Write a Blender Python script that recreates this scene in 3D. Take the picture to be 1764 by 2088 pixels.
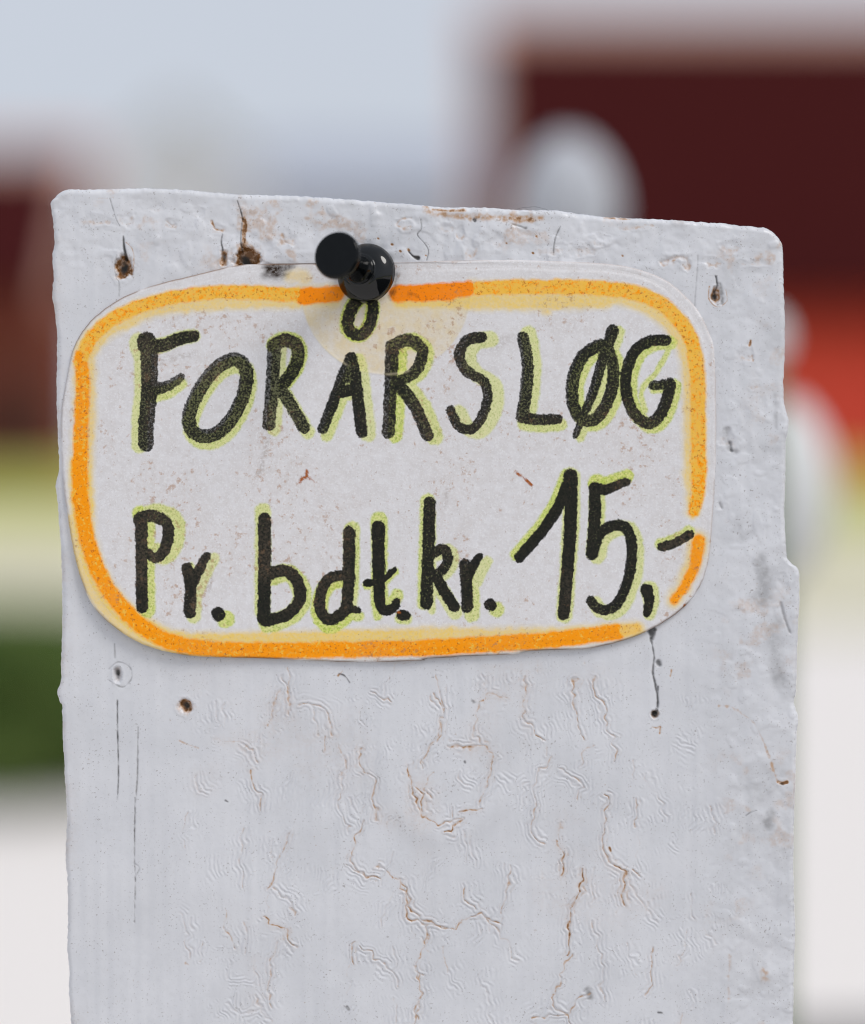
import bpy, bmesh, math, random
import numpy as np
from mathutils import Matrix, Vector

for o in list(bpy.data.objects):
    bpy.data.objects.remove(o, do_unlink=True)
SC = bpy.context.scene
COL = SC.collection
R = math.radians

# ------------------------------------------------------------------ camera
S = 0.085e-3            # metres on the post face per unit of the tracing grid (1764 x 2088)
D = 0.45                # lens to post face
CX, CY = 882.0, 1044.0
CAM_H = 1.0
RIG = Matrix.Translation((0, 0, CAM_H)) @ Matrix.Rotation(R(-1.8), 4, 'X')   # the post leans a touch, the camera looks square at it
cam = bpy.data.cameras.new('camera')
cam.sensor_fit = 'VERTICAL'
cam.sensor_height = 36.0
cam.sensor_width = 36.0
cam.lens = 36.0 * D / (2088 * S)
cam.clip_start = 0.02
cam.clip_end = 2000
cam.dof.use_dof = True
cam.dof.focus_distance = D - 0.001
cam.dof.aperture_fstop = cam.lens / 18.5
cam.dof.aperture_blades = 0
co = bpy.data.objects.new('camera', cam)
COL.objects.link(co)
co.matrix_world = RIG @ Matrix.Translation((0, -D, 0)) @ Matrix.Rotation(R(90), 4, 'X')
SC.camera = co

# ------------------------------------------------------------------ sky, sun, exposure
SUN_DIR = Vector((0.55, -0.42, 0.80)).normalized()      # towards the sun
elev = math.asin(SUN_DIR.z)
azim = math.atan2(SUN_DIR.x, SUN_DIR.y)
w = bpy.data.worlds.new('World')
SC.world = w
w.use_nodes = True
nt = w.node_tree
nt.nodes.clear()
sky = nt.nodes.new('ShaderNodeTexSky')
sky.sky_type = 'NISHITA'
sky.sun_disc = False
sky.sun_elevation = elev
sky.sun_rotation = azim
sky.air_density = 1.0
sky.dust_density = 3.0
sky.ozone_density = 1.0
hs = nt.nodes.new('ShaderNodeHueSaturation')
hs.inputs['Saturation'].default_value = 0.30
mixw = nt.nodes.new('ShaderNodeMix')                     # thin even overcast over the clear sky
mixw.data_type = 'RGBA'
mixw.inputs[0].default_value = 0.72
mixw.inputs[7].default_value = (4.8, 5.22, 6.0, 1)
bg = nt.nodes.new('ShaderNodeBackground')
bg.inputs['Strength'].default_value = 0.10
ow = nt.nodes.new('ShaderNodeOutputWorld')
nt.links.new(sky.outputs[0], hs.inputs['Color'])
nt.links.new(hs.outputs[0], mixw.inputs[6])
nt.links.new(mixw.outputs[2], bg.inputs['Color'])
nt.links.new(bg.outputs[0], ow.inputs[0])

sl = bpy.data.lights.new('sun', 'SUN')
sl.energy = 1.25
sl.angle = R(24)
sl.color = (1.0, 0.965, 0.92)
so = bpy.data.objects.new('sun', sl)
COL.objects.link(so)
so.rotation_euler = (-SUN_DIR).to_track_quat('-Z', 'Y').to_euler()

SC.view_settings.view_transform = 'Standard'
SC.view_settings.look = 'None'
SC.view_settings.exposure = 0.38
SC.view_settings.gamma = 1
SC.render.engine = 'CYCLES'
SC.cycles.use_denoising = True
SC.cycles.filter_width = 1.15
SC.cycles.max_bounces = 6
SC.cycles.caustics_reflective = False
SC.cycles.caustics_refractive = False

rng = np.random.default_rng(7)
random.seed(7)

# ------------------------------------------------------------------ tracing helpers
REG = {  # windows of the photograph the marks were traced in: (x0, y0, units per traced unit)
    '1': (200, 1000, 1600 / 1764), '2': (1700, 1000, 1600 / 1764), '3': (200, 1850, 1600 / 1764), '4': (1700, 1850, 1600 / 1764),
    '5': (150, 680, 1200 / 1764), '6': (1800, 100, 1660 / 1764), 'A': (200, 2700, 1600 / 1764), 'B': (1600, 2700, 1860 / 1764),
    'T': (1500, 780, 1700 / 1764), 'K': (2600, 2400, 660 / 1531), 'P': (900, 1000, 600 / 1764), 'D': (0, 0, 3460 / 1764)}
Q = 3460 / 1764


def T(reg, pts):
    x0, y0, k = REG[reg]
    return [((x0 + p[0] * k) / Q, (y0 + p[1] * k) / Q) for p in pts]


def TL(reg, v):
    return v * REG[reg][2] / Q


def catmull(pts, n=6, closed=False):
    P = np.array(pts, float)
    out = []
    N = len(P)
    rngi = range(N) if closed else range(N - 1)
    for i in rngi:
        if closed:
            p0, p1, p2, p3 = P[i - 1], P[i], P[(i + 1) % N], P[(i + 2) % N]
        else:
            p0, p1, p2, p3 = P[max(i - 1, 0)], P[i], P[i + 1], P[min(i + 2, N - 1)]
        for k in range(n):
            t = k / n
            out.append(0.5 * ((2 * p1) + (-p0 + p2) * t + (2 * p0 - 5 * p1 + 4 * p2 - p3) * t * t + (-p0 + 3 * p1 - 3 * p2 + p3) * t ** 3))
    if not closed:
        out.append(P[-1])
    return np.array(out)


def vnoise(X, Y, scale, seed, sy=None):
    sy = sy or scale
    g = np.random.default_rng(seed).random((97, 101))
    x = X / scale + 1000.37
    y = Y / sy + 1000.71
    xi = np.floor(x).astype(int)
    yi = np.floor(y).astype(int)
    fx = x - xi
    fy = y - yi
    fx = fx * fx * (3 - 2 * fx)
    fy = fy * fy * (3 - 2 * fy)
    a = g[yi % 97, xi % 101]
    b = g[yi % 97, (xi + 1) % 101]
    c = g[(yi + 1) % 97, xi % 101]
    d = g[(yi + 1) % 97, (xi + 1) % 101]
    return (a * (1 - fx) + b * fx) * (1 - fy) + (c * (1 - fx) + d * fx) * fy


def fnoise(X, Y, scale, seed, oct=3):
    t = 0
    amp = 1.0
    s = 0
    for k in range(oct):
        t = t + amp * vnoise(X, Y, scale / 2 ** k, seed + 31 * k)
        s += amp
        amp *= 0.5
    return t / s


def sstep(a, b, x):
    t = np.clip((x - a) / (b - a), 0, 1)
    return t * t * (3 - 2 * t)


def seg_update(X, Y, best, x0, y0, x1, y1, r0, r1, reach, extra=None, val=None):
    """lower best (signed distance to a round-ended stroke) where the segment is nearest; optionally write val into extra there"""
    rm = max(r0, r1) + reach
    m = np.nonzero((X > min(x0, x1) - rm) & (X < max(x0, x1) + rm) & (Y > min(y0, y1) - rm) & (Y < max(y0, y1) + rm))[0]
    if len(m) == 0:
        return
    px = X[m] - x0
    py = Y[m] - y0
    dx, dy = x1 - x0, y1 - y0
    L = dx * dx + dy * dy + 1e-9
    t = np.clip((px * dx + py * dy) / L, 0, 1)
    d = np.hypot(px - t * dx, py - t * dy) - (r0 + (r1 - r0) * t)
    b = best[m]
    u = d < b
    best[m[u]] = d[u]
    if extra is not None:
        extra[m[u]] = val


def stroke_field(X, Y, strokes, reach=14.0, extra_default=None):
    best = np.full(X.shape, reach)
    extra = None if extra_default is None else np.full(X.shape, float(extra_default))
    for st in strokes:
        pts, r0, r1 = st[0], st[1], st[2]
        val = st[3] if len(st) > 3 else None
        n = len(pts) - 1
        for i in range(n):
            ra = r0 + (r1 - r0) * i / n
            rb = r0 + (r1 - r0) * (i + 1) / n
            seg_update(X, Y, best, pts[i][0], pts[i][1], pts[i + 1][0], pts[i + 1][1], ra, rb, reach, extra, val)
    return best if extra is None else (best, extra)


# ------------------------------------------------------------------ mesh and material helpers
def link(ob, parent=None):
    COL.objects.link(ob)
    if parent is not None:
        ob.parent = parent
    return ob


def mesh_np(name, V, F4, mat, attrs=None, F_extra=(), smooth=True):
    me = bpy.data.meshes.new(name)
    nv = len(V)
    nq = len(F4)
    ex = [list(f) for f in F_extra]
    loops = np.concatenate([np.asarray(F4, np.int32).ravel()] + [np.asarray(f, np.int32) for f in ex])
    starts = np.concatenate([np.arange(nq) * 4, nq * 4 + np.cumsum([0] + [len(f) for f in ex])[:-1]]).astype(np.int32) if ex else (np.arange(nq) * 4).astype(np.int32)
    me.vertices.add(nv)
    me.vertices.foreach_set('co', np.asarray(V, np.float32).ravel())
    me.loops.add(len(loops))
    me.loops.foreach_set('vertex_index', loops)
    me.polygons.add(nq + len(ex))
    me.polygons.foreach_set('loop_start', starts)
    me.update(calc_edges=True)
    me.validate()
    if smooth:
        me.polygons.foreach_set('use_smooth', np.ones(len(me.polygons), bool))
    for k, a in (attrs or {}).items():
        at = me.attributes.new(k, 'FLOAT', 'POINT')
        at.data.foreach_set('value', np.asarray(a, np.float32))
    me.materials.append(mat)
    return bpy.data.objects.new(name, me)


def bm_obj(name, bm, mat, parent=None, smooth=False):
    me = bpy.data.meshes.new(name)
    bmesh.ops.recalc_face_normals(bm, faces=bm.faces[:])
    bm.to_mesh(me)
    bm.free()
    if smooth:
        for p in me.polygons:
            p.use_smooth = True
    me.materials.append(mat)
    return link(bpy.data.objects.new(name, me), parent)


def add_box(bm, x0, x1, y0, y1, z0, z1):
    v = [bm.verts.new((x, y, z)) for x in (x0, x1) for y in (y0, y1) for z in (z0, z1)]
    for f in ((0, 1, 3, 2), (4, 6, 7, 5), (0, 4, 5, 1), (2, 3, 7, 6), (0, 2, 6, 4), (1, 5, 7, 3)):
        bm.faces.new([v[i] for i in f])


def add_prism(bm, poly, axis, a0, a1):
    """extrude a 2-D outline: axis 'x' -> outline is (y, z); axis 'y' -> (x, z)"""
    def P(p, a):
        return (a, p[0], p[1]) if axis == 'x' else (p[0], a, p[1])
    A = [bm.verts.new(P(p, a0)) for p in poly]
    B = [bm.verts.new(P(p, a1)) for p in poly]
    bm.faces.new(A)
    bm.faces.new(B[::-1])
    n = len(poly)
    for i in range(n):
        bm.faces.new((A[i], B[i], B[(i + 1) % n], A[(i + 1) % n]))


def add_tube(bm, pts, rad, n=8):
    rings = []
    for i, p in enumerate(pts):
        a = Vector(pts[max(i - 1, 0)])
        b = Vector(pts[min(i + 1, len(pts) - 1)])
        d = (b - a).normalized()
        u = d.orthogonal().normalized()
        v = d.cross(u)
        r = rad[i] if hasattr(rad, '__len__') else rad
        rings.append([bm.verts.new(Vector(p) + (u * math.cos(2 * math.pi * k / n) + v * math.sin(2 * math.pi * k / n)) * r) for k in range(n)])
    for a, b in zip(rings, rings[1:]):
        for k in range(n):
            bm.faces.new((a[k], a[(k + 1) % n], b[(k + 1) % n], b[k]))
    bm.faces.new(rings[0][::-1])
    bm.faces.new(rings[-1])


def tag(o, label, cat, group=None):
    o['label'] = label
    o['category'] = cat
    if group:
        o['group'] = group
    return o


class NT:
    """small wrapper to write shader graphs"""
    def __init__(self, name):
        self.m = bpy.data.materials.new(name)
        self.m.use_nodes = True
        self.t = self.m.node_tree
        self.b = self.t.nodes['Principled BSDF']
        self.tc = self.t.nodes.new('ShaderNodeTexCoord')

    def _in(self, sock, v):
        if hasattr(v, 'is_output'):
            self.t.links.new(v, sock)
        elif isinstance(v, (tuple, list)) and len(v) == 3 and sock.type == 'RGBA':
            sock.default_value = (*v, 1)
        else:
            sock.default_value = v

    def math(self, op, a, b=0.0, c=0.0, clamp=False):
        n = self.t.nodes.new('ShaderNodeMath')
        n.operation = op
        n.use_clamp = clamp
        self._in(n.inputs[0], a)
        self._in(n.inputs[1], b)
        self._in(n.inputs[2], c)
        return n.outputs[0]

    def ramp(self, x, a, b, lo=0.0, hi=1.0):
        n = self.t.nodes.new('ShaderNodeMapRange')
        n.interpolation_type = 'SMOOTHSTEP'
        self._in(n.inputs[0], x)
        for i, v in enumerate((a, b, lo, hi)):
            self._in(n.inputs[i + 1], v)
        return n.outputs[0]

    def mix(self, f, a, b):
        n = self.t.nodes.new('ShaderNodeMix')
        n.data_type = 'RGBA'
        self._in(n.inputs[0], f)
        self._in(n.inputs[6], a)
        self._in(n.inputs[7], b)
        return n.outputs[2]

    def noise(self, scale, detail=3.0, rough=0.55, stretch=None, seed=0.0):
        n = self.t.nodes.new('ShaderNodeTexNoise')
        n.inputs['Scale'].default_value = scale
        n.inputs['Detail'].default_value = detail
        n.inputs['Roughness'].default_value = rough
        mp = self.t.nodes.new('ShaderNodeMapping')
        mp.inputs['Location'].default_value = (seed, seed * 1.7, seed * 0.6)
        mp.inputs['Scale'].default_value = stretch or (1, 1, 1)
        self.t.links.new(self.tc.outputs['Object'], mp.inputs[0])
        self.t.links.new(mp.outputs[0], n.inputs['Vector'])
        return n.outputs['Fac']

    def attr(self, name):
        n = self.t.nodes.new('ShaderNodeAttribute')
        n.attribute_name = name
        return n.outputs['Fac']

    def bump(self, h, strength, dist):
        n = self.t.nodes.new('ShaderNodeBump')
        n.inputs['Strength'].default_value = strength
        n.inputs['Distance'].default_value = dist
        self.t.links.new(h, n.inputs['Height'])
        self.t.links.new(n.outputs[0], self.b.inputs['Normal'])

    def out(self, col, rough=0.6, spec=0.4):
        self._in(self.b.inputs['Base Color'], col)
        self._in(self.b.inputs['Roughness'], rough)
        self._in(self.b.inputs['Specular IOR Level'], spec)
        return self.m


def plain(name, c1, c2, scale, rough=0.8, spec=0.2, stretch=None, bump=0.0):
    n = NT(name)
    f = n.noise(scale, 4, 0.6, stretch)
    c = n.mix(n.ramp(f, 0.35, 0.65), c1, c2)
    if bump:
        n.bump(f, 0.5, bump)
    return n.out(c, rough, spec)


# ================================================================== THE SETTING
def sheet(name, pts, z, mat, sub=None):
    bm = bmesh.new()
    bm.faces.new([bm.verts.new((x, y, z)) for x, y in pts])
    o = bm_obj(name, bm, mat)
    o['kind'] = 'structure'
    return o


M_soil = plain('field_grass', (0.52, 0.51, 0.13), (0.40, 0.42, 0.09), 0.25, 0.95, 0.1)
M_gravel = plain('pale_gravel', (0.85, 0.80, 0.76), (0.76, 0.71, 0.67), 90, 0.9, 0.1)
M_sand = plain('dry_sandy_track', (0.70, 0.66, 0.49), (0.60, 0.56, 0.41), 3.0, 0.95, 0.1)
M_asph = plain('asphalt', (0.060, 0.060, 0.062), (0.04, 0.04, 0.042), 120, 0.9, 0.2)

sheet('ground', [(-600, -60), (600, -60), (600, 900), (-600, 900)], 0.0, M_soil)
sheet('gravel_yard', [(-30, -20), (30, -20), (30, 12.2), (-30, 13.2)], 0.006, M_gravel)
sheet('sandy_track', [(-60, 13.6), (60, 12.0), (60, 25.0), (-60, 30.0)], 0.010, M_sand)
sheet('asphalt_path', [(0.5, -15), (5.0, -15), (5.0, 4.2), (0.5, 3.85)], 0.014, M_asph)

K = S / D


def gx(px, Z):
    return (px - CX) * K * Z


def gz(py, Z):
    return CAM_H + (878 - py) * K * Z


M_redroof = plain('dark_red_roof', (0.060, 0.0105, 0.0110), (0.044, 0.0080, 0.0085), 3.0, 0.95, 0.03)
M_cap = plain('terracotta_ridge', (0.62, 0.37, 0.31), (0.53, 0.30, 0.25), 3.0, 0.9, 0.05)
M_redwall = plain('red_plank_paint', (0.66, 0.078, 0.058), (0.56, 0.064, 0.048), 2.0, 0.9, 0.05, (8, 8, 0.3))
M_brownwall = plain('brown_red_plank_paint', (0.22, 0.056, 0.042), (0.165, 0.042, 0.034), 2.0, 0.8, 0.15, (8, 8, 0.3))
M_dark = plain('dark_door_paint', (0.05, 0.02, 0.018), (0.035, 0.015, 0.014), 2.0)
M_plaster = plain('pale_pink_plaster', (0.70, 0.705, 0.82), (0.66, 0.66, 0.77), 0.7)
M_greyplaster = plain('grey_plaster', (0.50, 0.51, 0.57), (0.45, 0.46, 0.52), 0.7)
M_slate = plain('pale_slate_roof', (0.40, 0.42, 0.49), (0.34, 0.36, 0.43), 0.7)
M_glass = plain('dark_window_glass', (0.03, 0.035, 0.04), (0.02, 0.025, 0.03), 0.5, 0.1, 0.5)
M_trim = plain('white_trim_paint', (0.75, 0.75, 0.74), (0.68, 0.68, 0.68), 4.0)


def building(name, x0, x1, y, depth, eave, ridge, mw, mr, label, cat, gable_front=False, doors=(), windows=(), over=0.4, cap=None):
    root = link(bpy.data.objects.new(name, None))
    root.location = (0.5 * (x0 + x1), y, 0)
    bx = 0.5 * (x0 + x1)
    hw = 0.5 * (x1 - x0)
    bm = bmesh.new()
    if gable_front:
        add_prism(bm, [(-hw, 0), (hw, 0), (hw, eave), (0, ridge), (-hw, eave)], 'y', 0, depth)
    else:
        add_prism(bm, [(0, 0), (depth, 0), (depth, eave), (depth / 2, ridge), (0, eave)], 'x', -hw, hw)
    bm_obj('wall', bm, mw, root)
    bm = bmesh.new()
    t = 0.22
    if gable_front:
        sl_ = (ridge - eave) / hw
        for s in (-1, 1):
            add_prism(bm, [(0.0, ridge + 0.02), (s * (hw + over), eave - over * sl_ + 0.02), (s * (hw + over), eave - over * sl_ + t), (0.0, ridge + t)], 'y', -over, depth + over)
    else:
        sl_ = (ridge - eave) / (depth / 2)
        add_prism(bm, [(-over, eave - over * sl_ + 0.02), (depth / 2, ridge + 0.02), (depth / 2, ridge + t), (-over, eave - over * sl_ + t)], 'x', -hw - over, hw + over)
        add_prism(bm, [(depth / 2, ridge + 0.02), (depth + over, eave - over * sl_ + 0.02), (depth + over, eave - over * sl_ + t), (depth / 2, ridge + t)], 'x', -hw - over, hw + over)
    bm_obj('roof', bm, mr, root)
    if cap is not None:                                   # ridge tiles and the boards along the roof's ends
        bm = bmesh.new()
        add_prism(bm, [(depth / 2 - 0.42, ridge + t - 0.42 * sl_ + 0.06), (depth / 2, ridge + t + 0.10), (depth / 2 + 0.42, ridge + t - 0.42 * sl_ + 0.06), (depth / 2 + 0.42, ridge + t - 0.42 * sl_ + 0.02), (depth / 2, ridge + t + 0.02), (depth / 2 - 0.42, ridge + t - 0.42 * sl_ + 0.02)], 'x', -hw - over, hw + over)
        bm_obj('ridge_tiles', bm, cap, root)
        for sd in (-1, 1):
            xa = sd * (hw + over)
            bm = bmesh.new()
            add_prism(bm, [(-over, eave - over * sl_ - 0.1), (depth / 2, ridge - 0.1), (depth / 2, ridge + t + 0.04), (-over, eave - over * sl_ + t + 0.04)], 'x', xa, xa + sd * 0.30)
            bm_obj('barge_board', bm, cap, root)
    for (cx, w_, h_) in doors:
        bm = bmesh.new()
        add_box(bm, cx - bx - w_ / 2, cx - bx + w_ / 2, -0.06, 0.02, 0.05, h_)
        bm_obj('door', bm, M_dark, root)
    for (cx, cz, w_, h_) in windows:
        bm = bmesh.new()
        for a in (-1, 1):
            add_box(bm, cx - bx + a * w_ / 2 - 0.06, cx - bx + a * w_ / 2 + 0.06, -0.08, 0.02, cz - h_ / 2, cz + h_ / 2)
            add_box(bm, cx - bx - w_ / 2 + 0.06, cx - bx + w_ / 2 - 0.06, -0.08, 0.02, cz + a * h_ / 2 - 0.06, cz + a * h_ / 2 + 0.06)
        fr = bm_obj('window', bm, M_trim, root)
        bm = bmesh.new()
        add_box(bm, cx - bx - w_ / 2 + 0.06, cx - bx + w_ / 2 - 0.06, -0.03, 0.02, cz - h_ / 2 + 0.06, cz + h_ / 2 - 0.06)
        bm_obj('pane', bm, M_glass, fr)
    tag(root, label, cat)
    return root


building('red_barn', gx(1040, 70), 26.0, 70 - D, 11.0, gz(575, 70), gz(40, 75.5), M_redwall, M_redroof,
         'big red barn with a dark red roof, blurred far behind on the right', 'barn', over=0.6, cap=M_cap)
building('red_shed', -26.0, gx(92, 58), 58 - D, 9.0, gz(590, 58), gz(318, 62.5), M_brownwall, M_redroof,
         'brownish red shed with a dark roof, blurred at the left edge behind the post', 'shed', doors=[(gx(30, 58), 1.6, 2.4)], cap=M_cap)
building('plastered_house', gx(235, 90), gx(505, 90), 90 - D, 12.0, gz(330, 90), gz(225, 90), M_plaster, M_plaster,
         'pale pinkish plastered house, blurred between the red shed and the grey house', 'house', gable_front=True, over=0.15)
building('grey_house', gx(515, 95), gx(1010, 95), 96 - D, 12.0, gz(420, 95), gz(318, 102), M_greyplaster, M_slate,
         'low pale grey house with slate roof, blurred just above the top of the post', 'house', over=0.2)

# boxwood shrub beside the yard, left
M_leaf = plain('boxwood_leaf', (0.045, 0.110, 0.014), (0.14, 0.19, 0.045), 7.0, 0.6, 0.3)
M_bark = plain('shrub_bark', (0.10, 0.07, 0.05), (0.06, 0.045, 0.03), 30.0)


def shrub(name, cx, cy, rx, ry, h, n, label):
    root = link(bpy.data.objects.new(name, None))
    root.location = (cx, cy, 0)
    r = random.Random(5)
    bm = bmesh.new()
    for _ in range(n):
        while True:
            a = Vector((r.uniform(-1, 1), r.uniform(-1, 1), r.uniform(-1, 1)))
            if 0.12 < a.x * a.x + a.y * a.y + a.z ** 4 < 1:
                break
        lump = 0.82 + 0.18 * math.sin(5 * a.x + 2 * a.y) * math.cos(4 * a.z)
        p = Vector((a.x * rx * lump, a.y * ry * lump, h * 0.51 + a.z * h * 0.50))
        u = Vector((r.gauss(0, 1), r.gauss(0, 1), r.gauss(0, 1))).normalized() * 0.022
        v = u.orthogonal().normalized() * 0.011
        w_ = u.cross(v).normalized() * 0.004
        bm.faces.new([bm.verts.new(q) for q in (p - u, p + v + w_, p + u, p - v + w_)])
    bm_obj('foliage', bm, M_leaf, root)
    bm = bmesh.new()
    for k in range(6):
        a = k * 1.05
        add_tube(bm, [(0.05 * math.cos(a), 0.05 * math.sin(a), -0.02), (0.12 * rx / 0.5 * math.cos(a), 0.1 * math.sin(a), h * 0.3), (0.6 * rx * math.cos(a), 0.6 * ry * math.sin(a), h * 0.7)], [0.012, 0.009, 0.004], 6)
    bm_obj('stem', bm, M_bark, root)
    tag(root, label, 'shrub')


shrub('boxwood_shrub', gx(20, 7.1), 7.1 - D, 0.56, 0.40, 0.54, 30000, 'dark green rounded boxwood shrub, blurred at the left edge on the pale yard')

# white blossoms on long stems right behind the post
def thin_petal(n, col):
    """petal tissue lets about a little light through"""
    m = n.out(col, 0.6, 0.2)
    tr = n.t.nodes.new('ShaderNodeBsdfTranslucent')
    n.t.links.new(col, tr.inputs['Color'])
    mx = n.t.nodes.new('ShaderNodeMixShader')
    mx.inputs[0].default_value = 0.30
    n.t.links.new(n.b.outputs[0], mx.inputs[1])
    n.t.links.new(tr.outputs[0], mx.inputs[2])
    n.t.links.new(mx.outputs[0], n.t.nodes['Material Output'].inputs['Surface'])
    return m


n_ = NT('white_petal')
M_petal = thin_petal(n_, n_.mix(n_.ramp(n_.noise(160, 3), 0.3, 0.7), (0.93, 0.935, 0.93), (0.89, 0.895, 0.885)))
M_stem = plain('green_stem', (0.10, 0.18, 0.04), (0.07, 0.13, 0.03), 60.0, 0.6)


def petal_mesh(hw, h, ang0, seed):
    """one cupped petal: a thick shell segment of an egg"""
    bm = bmesh.new()
    nu, nv = 10, 14
    lay = []
    for t in (0.0, 0.0011):
        g = []
        for j in range(nv + 1):
            v = j / nv
            prof = math.sin(math.pi * (0.05 + 0.93 * v)) ** 0.55
            row = []
            for i in range(nu + 1):
                s = (i / nu * 2 - 1)
                half = 0.95 * (1 - 0.8 * v ** 6)
                a = ang0 + s * half
                rr = (hw - t) * prof * (1 - 0.05 * seed * (1 - s * s))
                row.append(bm.verts.new((rr * math.cos(a), rr * math.sin(a), h * v - h / 2 - t * 0.3)))
            g.append(row)
        lay.append(g)
    for j in range(nv):
        for i in range(nu):
            bm.faces.new((lay[0][j][i], lay[0][j][i + 1], lay[0][j + 1][i + 1], lay[0][j + 1][i]))
            bm.faces.new((lay[1][j][i], lay[1][j + 1][i], lay[1][j + 1][i + 1], lay[1][j][i + 1]))
    for j in range(nv):
        for i in (0, nu):
            bm.faces.new((lay[0][j][i], lay[0][j + 1][i], lay[1][j + 1][i], lay[1][j][i]))
    for i in range(nu):
        for j in (0, nv):
            bm.faces.new((lay[0][j][i], lay[1][j][i], lay[1][j][i + 1], lay[0][j][i + 1]))
    return bm


def blossom(name, px, py, rpx, hpx, Z, label, lean=0.0, mat=None):
    f = Z / D
    c = RIG @ Vector(((px - CX) * S * f, Z - D, (CY - py) * S * f))
    root = link(bpy.data.objects.new(name, None))
    root.location = (c.x, c.y, 0)
    hw = rpx * S * f
    h = hpx * S * f
    bm = bmesh.new()
    add_tube(bm, [(0, 0.03, -0.02), (0.004, 0.02, c.z * 0.5), (0.0, 0.0, c.z - h * 0.42)], [0.004, 0.0035, 0.003], 8)
    bm_obj('stem', bm, M_stem, root)
    fl = link(bpy.data.objects.new('flower_head', None), root)
    fl.location = (0, 0, c.z)
    fl.rotation_euler = (0, lean, 0)
    for k in range(6):
        o = bm_obj('petal', petal_mesh(hw * (1.0 if k % 2 else 0.95), h, k * math.pi / 3 + 0.3, k % 2), mat or M_petal, fl, True)
    tag(root, label, 'flower', 'white flowers standing right behind the post')
    return root


n_ = NT('shaded_white_petal')  # darker copy of the white petal: shade put into its colour
M_petal_shade = thin_petal(n_, n_.mix(n_.ramp(n_.noise(160, 3), 0.3, 0.7), (0.69, 0.705, 0.75), (0.64, 0.655, 0.69)))
blossom('white_flower', 1156, 420, 112, 290, 0.98, 'white rounded flower, petals coloured as shaded, blurred above the top edge of the post', 0.0, M_petal_shade)
blossom('white_flower', 1590, 1000, 114, 380, 0.98, 'largest white flower, blurred behind the right edge of the post', 0.05)
blossom('white_flower', 1568, 690, 40, 110, 0.90, 'small white flower bud peeping out behind the right edge of the post')

# ================================================================== THE POST
print('post')
left_pts = T('5', [(90, 150), (72, 180), (78, 230), (88, 300), (96, 420), (82, 500), (90, 620), (82, 740), (95, 800), (104, 882)]) + \
    T('1', [(18, 260), (28, 400), (25, 600), (30, 800), (38, 950)]) + T('3', [(22, 100), (30, 180), (42, 330), (48, 500), (50, 700), (46, 900), (46, 960), (30, 1010), (42, 1060)]) + \
    T('A', [(50, 130), (55, 300), (65, 480), (72, 640), (64, 800), (74, 900), (76, 1050), (74, 1200), (82, 1300), (80, 1400), (90, 1539)]) + [(147, 2160), (150, 2400), (170, 5000), (200, 15000)]
right_pts = [(1598, 440), (1599, 509)] + T('2', [(1590, 350), (1588, 500), (1583, 600), (1590, 690), (1606, 745), (1604, 800), (1595, 850), (1592, 1000)]) + \
    T('4', [(1588, 200), (1592, 330), (1600, 415), (1622, 448), (1643, 462), (1654, 495), (1655, 600), (1650, 700), (1645, 830), (1640, 1000), (1632, 1050)]) + \
    T('B', [(1498, 110), (1505, 135), (1513, 160), (1506, 250), (1502, 400), (1496, 560), (1495, 700), (1498, 850), (1502, 980), (1497, 1100), (1494, 1324)]) + [(1620, 2160), (1625, 2400), (1640, 5000), (1670, 15000)]
top_pts = T('5', [(60, 128), (130, 122), (200, 110), (350, 110), (600, 105), (850, 112), (1000, 125), (1200, 140), (1500, 148), (1764, 165)]) + \
    T('6', [(0, 773), (140, 772), (290, 785), (450, 785), (640, 812), (920, 825), (1090, 838), (1180, 842), (1230, 850), (1320, 857), (1420, 862)])
STEP = 1.9
STEPP = 1.65
Y_TOP, Y_DENSE = 388.0, 2135.0
nr = int((Y_DENSE - Y_TOP) / STEPP)
rows = np.concatenate([np.linspace(0, Y_DENSE - Y_TOP, nr), np.array([2170, 2230, 2330, 2600, 3200, 4200, 5600, 7200, 9000, 11000, 13000]) - Y_TOP])
nc = int(1500 / STEPP)
u = np.linspace(0, 1, nc)
lp = catmull(left_pts, 8)
rp = catmull(right_pts, 8)
tp = np.array(top_pts)


def mono(p):
    k = np.concatenate([[True], np.diff(np.maximum.accumulate(p[:, 1])) > 1e-6])
    return p[k]


lp, rp = mono(lp), mono(rp)
UU, RR = np.meshgrid(u, rows)
ygen = Y_TOP + RR
xl = np.interp(ygen, lp[:, 1], lp[:, 0])
xr = np.interp(ygen, rp[:, 1], rp[:, 0])
xl += (fnoise(ygen * 0 + 3, ygen, 9, 3, 2) - 0.5) * 2.6
xr += (fnoise(ygen * 0 + 3, ygen, 9, 9, 2) - 0.5) * 2.6
X = xl + (xr - xl) * UU
ytop = np.interp(X, tp[:, 0], tp[:, 1]) + (fnoise(X, X * 0 + 5, 8, 4, 2) - 0.5) * 3.0
Y = ygen + (ytop - Y_TOP) * np.clip(1 - RR / 260, 0, 1)
dl, dr, dt = X - xl, xr - X, Y - ytop
dedge = np.minimum(np.minimum(dl, dr), dt)


def round_corner(X, Y, ddx, ddy, rc, sx):
    """square corner block -> quarter disc (ddx, ddy: distances to the two edges)"""
    m = (ddx < rc) & (ddy < rc)
    px = rc - ddx[m]
    py = rc - ddy[m]
    L = np.hypot(px, py) + 1e-9
    f = np.maximum(px, py) / L
    X[m] += sx * (px * f - px)
    Y[m] -= (py * f - py)


round_corner(X, Y, dl, dt, 26.0, -1)
round_corner(X, Y, dr, dt, 46.0, 1)
shape = X.shape
Xf, Yf, de = X.ravel(), Y.ravel(), dedge.ravel()

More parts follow.
